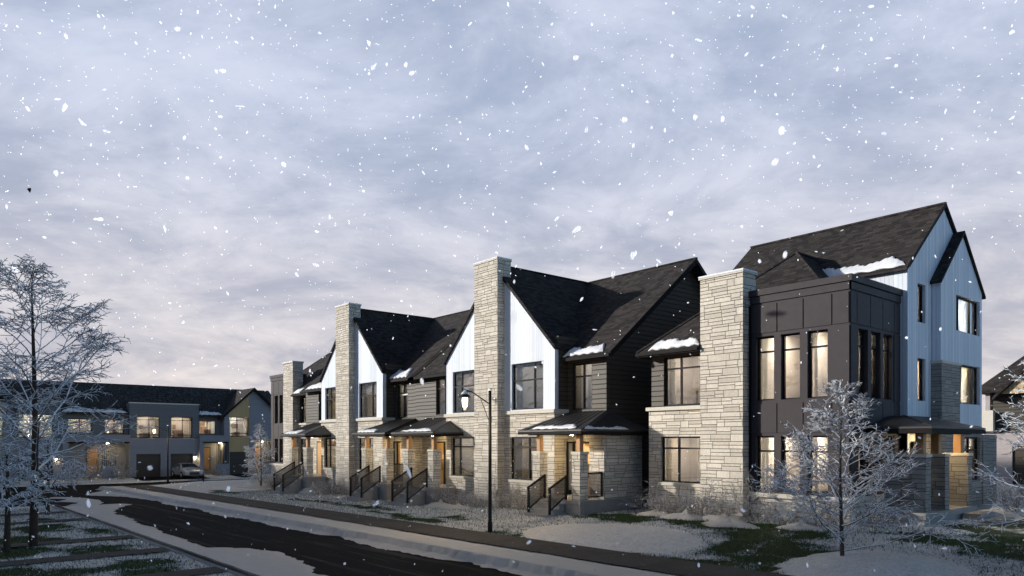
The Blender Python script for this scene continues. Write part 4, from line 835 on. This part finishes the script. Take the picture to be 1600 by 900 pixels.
t = thing('frosted_tree', (-39.2, 5.1, Z(-39.2, 5.1)), 'snow laden tree with thin dark trunk beside the left kerb near the bend', 'tree'); tree(t, (-39.2, 5.1, Z(-39.2, 5.1)), 3.5, 1.5, .1, 23, .35, 16, ('trunk_bark', 'frosted_dark_bark'), 1.0, 4, .9, 3.0)
t = thing('frosted_tree', (-4.25, 18.6, Z(-4.25, 18.6)), 'frosted tree reaching into the picture at the right edge', 'tree'); tree(t, (-4.25, 18.6, Z(-4.25, 18.6)), 5.0, 1.75, .07, 31, .2, 26, ('frosted_trunk', 'frosted_bark'), .95, 4, .3, 1.7)
t = thing('frosted_tree', (-52.2, 20.0, Z(-52.2, 20)), 'small frosted tree before the farthest chimney of the right row', 'tree'); tree(t, (-52.2, 20.0, Z(-52.2, 20)), 4.6, 1.7, .06, 37, .15, 24, ('frosted_trunk', 'frosted_bark'), .95, 3, .6, 2.0)

# ------------------------------------------------------------------ shrubs and snow heaps along the house fronts
def shrub_mesh(seed, h, r, n):
    h *= 1.22
    rn = random.Random(seed); mb = MB()
    for i in range(n):
        az = rn.uniform(0, 6.28); rr = r*rn.random()**.6*.35; p = Vector((math.cos(az)*rr, math.sin(az)*rr, -.05)); d = Vector((math.cos(az)*rn.uniform(.2, .9), math.sin(az)*rn.uniform(.2, .9), 1)).normalized()
        path = [p]; L = h*rn.uniform(.55, 1.1)
        for s in range(5): d = (d+Vector((rn.gauss(0, .2), rn.gauss(0, .2), -.1*s*rn.random()))).normalized(); path.append(path[-1]+d*L/5)
        mb.tube(path, [.008*(1-.15*s) for s in range(6)], 3, True, False)
        for j in range(7):
            q = rn.uniform(.3, .98)*5; i0 = min(int(q), 4); b = path[i0].lerp(path[i0+1], q-i0); dd = (d+Vector((rn.gauss(0, .8), rn.gauss(0, .8), rn.gauss(.1, .4)))).normalized(); l = L*rn.uniform(.12, .34)
            c = b+dd*l*.5; e_ = c+(dd+Vector((rn.gauss(0, .4), rn.gauss(0, .4), -.2))).normalized()*l*.5; mb.tube([b, c, e_], [.006, .005, .003], 3, True, False)
            for _ in range(2):
                d3 = (dd+Vector((rn.gauss(0, .8), rn.gauss(0, .8), rn.gauss(0, .5)))).normalized(); mb.tube([c, c+d3*l*.35], [.004, .003], 3, True, False)
    return mb
SH = []
def shrub(kind, x, y, s, label):
    if len(SH) <= kind: pass
    loc = (x, y, Z(x, y))
    o = bpy.data.objects.new('shrub', SHM[kind]); COL.objects.link(o); o.location = loc; o.scale = (s, s, s*random.uniform(.85, 1.1)); o.rotation_euler = (0, 0, random.uniform(0, 6.28))
    tag(o, label, 'shrub', 'bare frosted shrubs along the house fronts')
SHM = []
for i, (h, r, n) in enumerate(((1.0, .8, 46), (.8, 1.0, 60), (1.25, .7, 34))):
    ob = shrub_mesh(50+i, h, r, n).build('shrub', 'frosted_twig'); SHM.append(ob.data); bpy.data.objects.remove(ob)
for kind, x, y, s, lb in (
    (2, -17.9, 21.9, .9, 'bare shrub at the dark gap between the corner house and the gabled house'),
    (1, -16.6, 21.5, 1.0, 'wide bare shrub under the ground window left of the near short chimney'),
    (0, -15.1, 21.3, 1.1, 'bare shrub at the foot of the near short chimney, its left corner'),
    (0, -14.0, 21.1, 1.0, 'dark stemmed shrub at the right corner of the near short chimney'),
    (2, -12.9, 21.3, 1.15, 'tall bare shrub under the left window of the dark bay'),
    (1, -11.8, 21.4, 1.1, 'bare shrub under the middle window of the dark bay'),
    (0, -10.6, 21.7, 1.0, 'bare shrub at the right corner of the dark bay behind the frosted tree'),
    (1, -9.4, 22.3, .9, 'low frosted shrub left of the side porch deck'),
    (1, -8.3, 31.5, 1.2, 'frosted shrub beside the side porch steps under the rear window'),
    (0, -8.0, 33.2, 1.2, 'frosted shrub at the grey stone corner beyond the side porch steps'),
    (0, -24.9, 20.5, 1.1, 'bare shrub in the corner right of the tallest chimney'),
    (1, -23.4, 20.4, .95, 'bare shrub left of the nearest front porch steps'),
    (1, -26.6, 20.2, .9, 'bare shrub at the foot of the tallest chimney'),
    (1, -28.2, 20.4, 1.0, 'bare shrub under the window left of the tallest chimney'),
    (0, -29.0, 19.9, .9, 'bare shrub right of the middle pair of porches'),
    (0, -39.3, 20.5, 1.0, 'bare shrub right of the farther tall chimney'),
    (1, -41.0, 20.1, 1.2, 'bare brownish shrub at the foot of the farther tall chimney'),
    (1, -42.6, 20.3, 1.1, 'bare shrub under the window left of the farther tall chimney'),
    (0, -44.6, 20.0, .8, 'small shrub right of the farthest front porch steps'),
    (1, -50.0, 20.5, 1.1, 'bare shrub left of the farthest front porch steps'),
    (0, -51.4, 20.8, 1.1, 'bare shrub beside the farthest chimney, right of the small frosted tree'),
    (1, -54.0, 20.8, 1.2, 'bare shrub below the far dark bay, left of the small frosted tree'),
    (1, -75.0, 24.4, 1.1, 'frosted shrub before the far wooden door between garage and gable'),
    (1, -75.0, 13.0, 1.3, 'frosted shrub before the far left porch of the end row'),
    (0, -74.6, 15.5, 1.2, 'frosted shrub beside the pier of the far wide garage block')):
    shrub(kind, x, y, s, lb)
def heap(x, y, rx, ry, h, label, seed):
    rn = random.Random(seed); mb = MB(); z = Z(x, y); n = 20; k = 7; vs = [(x, y, z+h)]; ph = rn.random()*6
    for i in range(1, k+1):
        f = i/k
        for j in range(n):
            a = 6.283*j/n; w = 1+.16*math.sin(3*a+ph)+.1*math.sin(5*a+2*ph)
            vs.append((x+1.15*rx*f*w*math.cos(a), y+1.15*ry*f*w*math.sin(a), z+.52*h*(1-f**2.6)*(1+.12*math.sin(4*a+f*5+ph))-.06*f))
    fs = [[0, 1+j, 1+(j+1) % n] for j in range(n)]+[[1+i*n+j, 1+(i+1)*n+j, 1+(i+1)*n+(j+1) % n, 1+i*n+(j+1) % n] for i in range(k-1) for j in range(n)]
    mb.add(vs, fs, True); tag(mb.build('snow_heap', 'slushy_snow', None, (x, y, z)), label, 'snow heap', 'snow heaps by the house fronts')
for i, (x, y, rx, ry, h, lb) in enumerate(((-43.6, 20.1, 1.0, .8, .8, 'tall rounded snow heap right of the farthest porch pillar'), (-28.4, 19.5, 1.0, .7, .4, 'snow heap right of the middle pair of porches'), (-26.8, 19.4, 1.2, .6, .33, 'long low snow heap before the tallest chimney'),
    (-17.0, 21.3, .8, .5, .35, 'snow heap under the ground window of the corner house'), (-15.2, 20.7, .9, .5, .4, 'snow heap at the foot of the near short chimney'), (-13.8, 20.9, .9, .6, .38, 'snow heap at the left corner of the dark bay'), (-13.0, 20.0, 1.0, .5, .3, 'low snow heap in front of the dark bay shrubs'),
    (-11.0, 20.6, .8, .5, .3, 'snow heap behind the frosted tree on the mound'), (-53.5, 20.2, 2.0, 1.2, .7, 'broad snow heap at the foot of the far dark bay'), (-46.7, 19.2, .5, .4, .35, 'small snow heap left of the farthest front porch steps'))): heap(x, y, rx, ry, h, lb, i+1)
m = MB(); zb = Z(-68, 21.0)
x, y = -64.2, 19.6; zb = Z(x, y); m = MB(); m.lathe((x, y, zb), [(.09, -.1), (.09, .45), (.13, .47), (.13, .55), (.06, .62)], 10); tag(m.build('bollard', 'black_metal', None, (x, y, zb)), 'short dark bollard on the snow below the far gable', 'bollard')

# ------------------------------------------------------------------ white sedan in the far driveway
def car(loc):
    x0, y0, z0 = loc; root = thing('parked_car', loc, 'white sedan parked before the right garage of the far row', 'car')
    # front faces +X.  sections along x: (x, half width, z bottom, z belt, half width top, z top)
    sec = [(2.3, .62, .32, .56, .5, .60), (2.22, .82, .22, .66, .68, .72), (1.6, .9, .2, .78, .76, .88), (.85, .92, .2, .88, .78, .98), (.15, .93, .2, .92, .62, 1.36), (-.5, .93, .2, .94, .6, 1.45), (-1.3, .93, .2, .95, .6, 1.38), (-1.95, .91, .22, .95, .7, 1.05), (-2.35, .8, .3, .9, .66, .98)]
    vs = []
    for (x, w, zb_, zm, wt, zt) in sec:
        ring = [(-w*.9, zb_), (-w, zb_+.15), (-w, zm-.1), (-w*.97, zm), (-wt, zt-.03), (-wt*.6, zt), (wt*.6, zt), (wt, zt-.03), (w*.97, zm), (w, zm-.1), (w, zb_+.15), (w*.9, zb_)]
        vs += [(x0+x, y0+a, z0+b) for a, b in ring]
    n = 12; fs = [[i*n+j, (i+1)*n+j, (i+1)*n+(j+1) % n, i*n+(j+1) % n] for i in range(len(sec)-1) for j in range(n)]+[list(range(n)), list(range((len(sec)-1)*n+n-1, (len(sec)-1)*n-1, -1))]
    b = MB().add(vs, fs, True).build('body', 'car_paint', root)
    b.modifiers.new('s', 'SUBSURF').levels = 1
    b.modifiers['s'].render_levels = 2
    MB().add([(x0+.90, y0-.7, z0+.99), (x0+.90, y0+.7, z0+.99), (x0+.17, y0+.56, z0+1.37), (x0+.17, y0-.56, z0+1.37)], [(0, 1, 2, 3)]).build('windscreen', 'car_glass', root).modifiers.new('s', 'SOLIDIFY').thickness = .03
    for s in (-1, 1):
        MB().add([(x0+.6, y0+s*.93, z0+.95), (x0-1.5, y0+s*.93, z0+.98), (x0-1.2, y0+s*.68, z0+1.34), (x0+.05, y0+s*.68, z0+1.33)], [(0, 1, 2, 3)]).build('side_window', 'car_glass', root).modifiers.new('s', 'SOLIDIFY').thickness = .03
        MB().add([(x0+2.25, y0+s*.45, z0+.64), (x0+2.1, y0+s*.84, z0+.68), (x0+2.1, y0+s*.84, z0+.8), (x0+2.2, y0+s*.48, z0+.74), (x0+2.0, y0+s*.45, z0+.64), (x0+1.9, y0+s*.84, z0+.68), (x0+1.9, y0+s*.84, z0+.8), (x0+1.95, y0+s*.48, z0+.74)], [(0, 1, 2, 3), (7, 6, 5, 4), (0, 4, 5, 1), (3, 2, 6, 7), (0, 3, 7, 4), (1, 5, 6, 2)]).build('headlight', 'headlight_lens', root)
        MB().tube([(x0+.55, y0+s*.93, z0+1.0), (x0+.5, y0+s*1.08, z0+1.04)], [.06, .09], 8).build('mirror', 'car_paint', root)
        for xx in (1.4, -1.4):
            w = MB().tube([(x0+xx, y0+s*.74, z0+.33), (x0+xx, y0+s*.95, z0+.33)], .33, 18).build('wheel', 'tyre_rubber', root)
            MB().tube([(x0+xx, y0+s*.951, z0+.33), (x0+xx, y0+s*.965, z0+.33)], .2, 10).build('rim', 'headlight_lens', w)
    MB().box(x0+2.24, x0+2.34, y0-.42, y0+.42, z0+.4, z0+.62).build('grille', 'car_glass', root); MB().box(x0+2.1, x0+2.3, y0-.75, y0+.75, z0+.24, z0+.3).build('bumper_intake', 'car_glass', root)
car((-73.2, 20.9, Z(-73.2, 20.9)+.06))
m = MB(); bx_, by_, bz_ = -75, 25, 0
# dark bird far off in the sky
b = Vector((-107.5, 12.1, 33.9)); m = MB(); m.add([b+Vector(p)*.6 for p in ((0, 0, .5), (.1, .05, .1), (-.1, -.05, .1), (0, .06, -.5), (0, -.25, .45), (.05, -.5, .2), (.0, .25, .55), (.03, .2, 0))], [(0, 1, 3), (0, 3, 2), (0, 4, 5), (0, 5, 3), (0, 3, 7), (0, 7, 6), (0, 2, 1)])
bo = m.build('bird', 'bird_feather', None, b); bo.modifiers.new('s', 'SOLIDIFY').thickness = .05; tag(bo, 'tiny dark bird against the clouds at the upper left', 'bird')

# ------------------------------------------------------------------ falling snow
CAM = Vector((0, 0, 2.7)); AZ = math.atan(952/1129); FW = Vector((-math.cos(AZ), math.sin(AZ), 0)); RT = Vector((math.sin(AZ), math.cos(AZ), 0))
ico = bmesh.new(); bmesh.ops.create_icosphere(ico, subdivisions=2, radius=1); IV = np.array([v.co[:] for v in ico.verts]); IF = [[v.index for v in f.verts] for f in ico.faces]; ico.free()
rs = np.random.RandomState(5); mb = MB()
for i in range(7600):
    d = 6+36*rs.rand()**.75; s = rs.uniform(-1.0, 1.0)*d; h = rs.uniform(-.35, .75)*d
    p = CAM+FW*d+RT*s; p.z = CAM.z+h
    shade = .8+(21-p.y)*.386+.6
    if p.z < Z(p.x, p.y)+.25 or (p.y > 19 and p.z < 11.5) or (p.z > CAM.z-.02*d and p.z < shade): continue
    r = d*rs.choice([.0006, .0010, .0018, .0034, .0048], p=[.66, .26, .06, .015, .005])*rs.uniform(.8, 1.3)
    A = np.array(Matrix.Rotation(rs.uniform(0, 6.28), 3, Vector(rs.normal(size=3))))*r
    V = (IV*(1+.28*np.sin(IV@rs.normal(size=(3, 1))*2.2+rs.rand()*6))*np.array([1, .7, 1+rs.rand()**2*1.6]))@A.T+np.array(p)
    mb.add(V.tolist(), IF, True)
tag(mb.build('falling_snow', 'flake_snow'), kind='stuff')

# ------------------------------------------------------------------ light, sky, camera
EL, SAZ = 15.0, 46.0
sd = Vector((-math.sin(R(SAZ))*math.cos(R(EL)), -math.cos(R(SAZ))*math.cos(R(EL)), math.sin(R(EL))))
L = bpy.data.lights.new('sun', 'SUN'); L.energy = 5.0; L.angle = R(1.4); L.color = (1, .945, .865)
lo = bpy.data.objects.new('sun', L); COL.objects.link(lo); lo.rotation_euler = sd.to_track_quat('Z', 'Y').to_euler(); lo.location = (0, -20, 60)
w = bpy.data.worlds.new('World'); S.world = w; w.use_nodes = True; w.node_tree.nodes.clear()
g = G.__new__(G); g.nt = w.node_tree
out = g.n('ShaderNodeOutputWorld'); bg = g.n('ShaderNodeBackground'); g.l(bg.outputs[0], out.inputs[0])
sky = g.n('ShaderNodeTexSky', sky_type='NISHITA', sun_disc=False, sun_elevation=R(EL), sun_rotation=R(180+SAZ), dust_density=1.0, ozone_density=4.0)
tc = g.n('ShaderNodeTexCoord').outputs['Generated']; nv = g.n('ShaderNodeVectorMath', operation='NORMALIZE'); g.l(tc, nv.inputs[0]); d = g.sep(nv.outputs[0])
# distance-like cloud coordinates: a flat layer of cloud seen from below
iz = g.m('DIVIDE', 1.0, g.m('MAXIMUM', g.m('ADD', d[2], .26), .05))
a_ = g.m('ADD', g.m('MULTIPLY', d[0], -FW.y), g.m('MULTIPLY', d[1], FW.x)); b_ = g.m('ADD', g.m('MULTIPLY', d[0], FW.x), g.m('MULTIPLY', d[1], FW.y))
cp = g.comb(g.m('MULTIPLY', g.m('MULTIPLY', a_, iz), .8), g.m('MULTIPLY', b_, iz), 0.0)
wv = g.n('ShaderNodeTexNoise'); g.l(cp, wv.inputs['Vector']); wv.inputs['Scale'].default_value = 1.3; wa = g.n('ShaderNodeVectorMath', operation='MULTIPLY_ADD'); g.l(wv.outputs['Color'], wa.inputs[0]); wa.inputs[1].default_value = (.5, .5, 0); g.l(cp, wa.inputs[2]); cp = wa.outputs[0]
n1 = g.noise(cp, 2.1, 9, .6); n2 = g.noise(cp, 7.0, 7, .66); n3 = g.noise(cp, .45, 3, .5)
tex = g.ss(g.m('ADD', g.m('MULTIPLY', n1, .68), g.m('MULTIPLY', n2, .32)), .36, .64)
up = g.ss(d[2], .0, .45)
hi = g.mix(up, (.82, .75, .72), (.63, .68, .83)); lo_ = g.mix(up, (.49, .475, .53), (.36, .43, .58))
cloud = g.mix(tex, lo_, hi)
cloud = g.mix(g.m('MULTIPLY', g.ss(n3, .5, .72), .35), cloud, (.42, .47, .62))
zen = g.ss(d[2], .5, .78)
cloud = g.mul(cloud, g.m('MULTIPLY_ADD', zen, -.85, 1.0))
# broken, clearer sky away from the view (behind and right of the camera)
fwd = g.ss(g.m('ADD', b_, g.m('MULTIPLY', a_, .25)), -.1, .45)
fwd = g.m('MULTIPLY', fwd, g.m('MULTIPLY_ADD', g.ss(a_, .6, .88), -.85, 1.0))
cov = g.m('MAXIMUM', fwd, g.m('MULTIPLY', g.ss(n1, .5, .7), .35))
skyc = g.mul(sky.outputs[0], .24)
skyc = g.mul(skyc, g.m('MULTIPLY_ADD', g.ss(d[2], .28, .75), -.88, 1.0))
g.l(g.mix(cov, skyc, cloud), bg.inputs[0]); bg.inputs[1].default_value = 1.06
cam = bpy.data.cameras.new('camera'); co = bpy.data.objects.new('camera', cam); COL.objects.link(co); S.camera = co
cam.sensor_width = 36; cam.lens = 1129/1600*36; cam.shift_y = (689-450)/1600; cam.clip_end = 2000; cam.clip_start = .1
co.location = CAM; co.rotation_euler = FW.to_track_quat('-Z', 'Y').to_euler()
S.view_settings.view_transform = 'Standard'; S.view_settings.look = 'None'; S.view_settings.exposure = 0; S.view_settings.gamma = 1; S.view_settings.use_curve_mapping = False
S.cycles.use_denoising = True; S.cycles.max_bounces = 6; S.cycles.transparent_max_bounces = 16; S.cycles.caustics_reflective = False; S.cycles.caustics_refractive = False; S.cycles.sample_clamp_indirect = 4
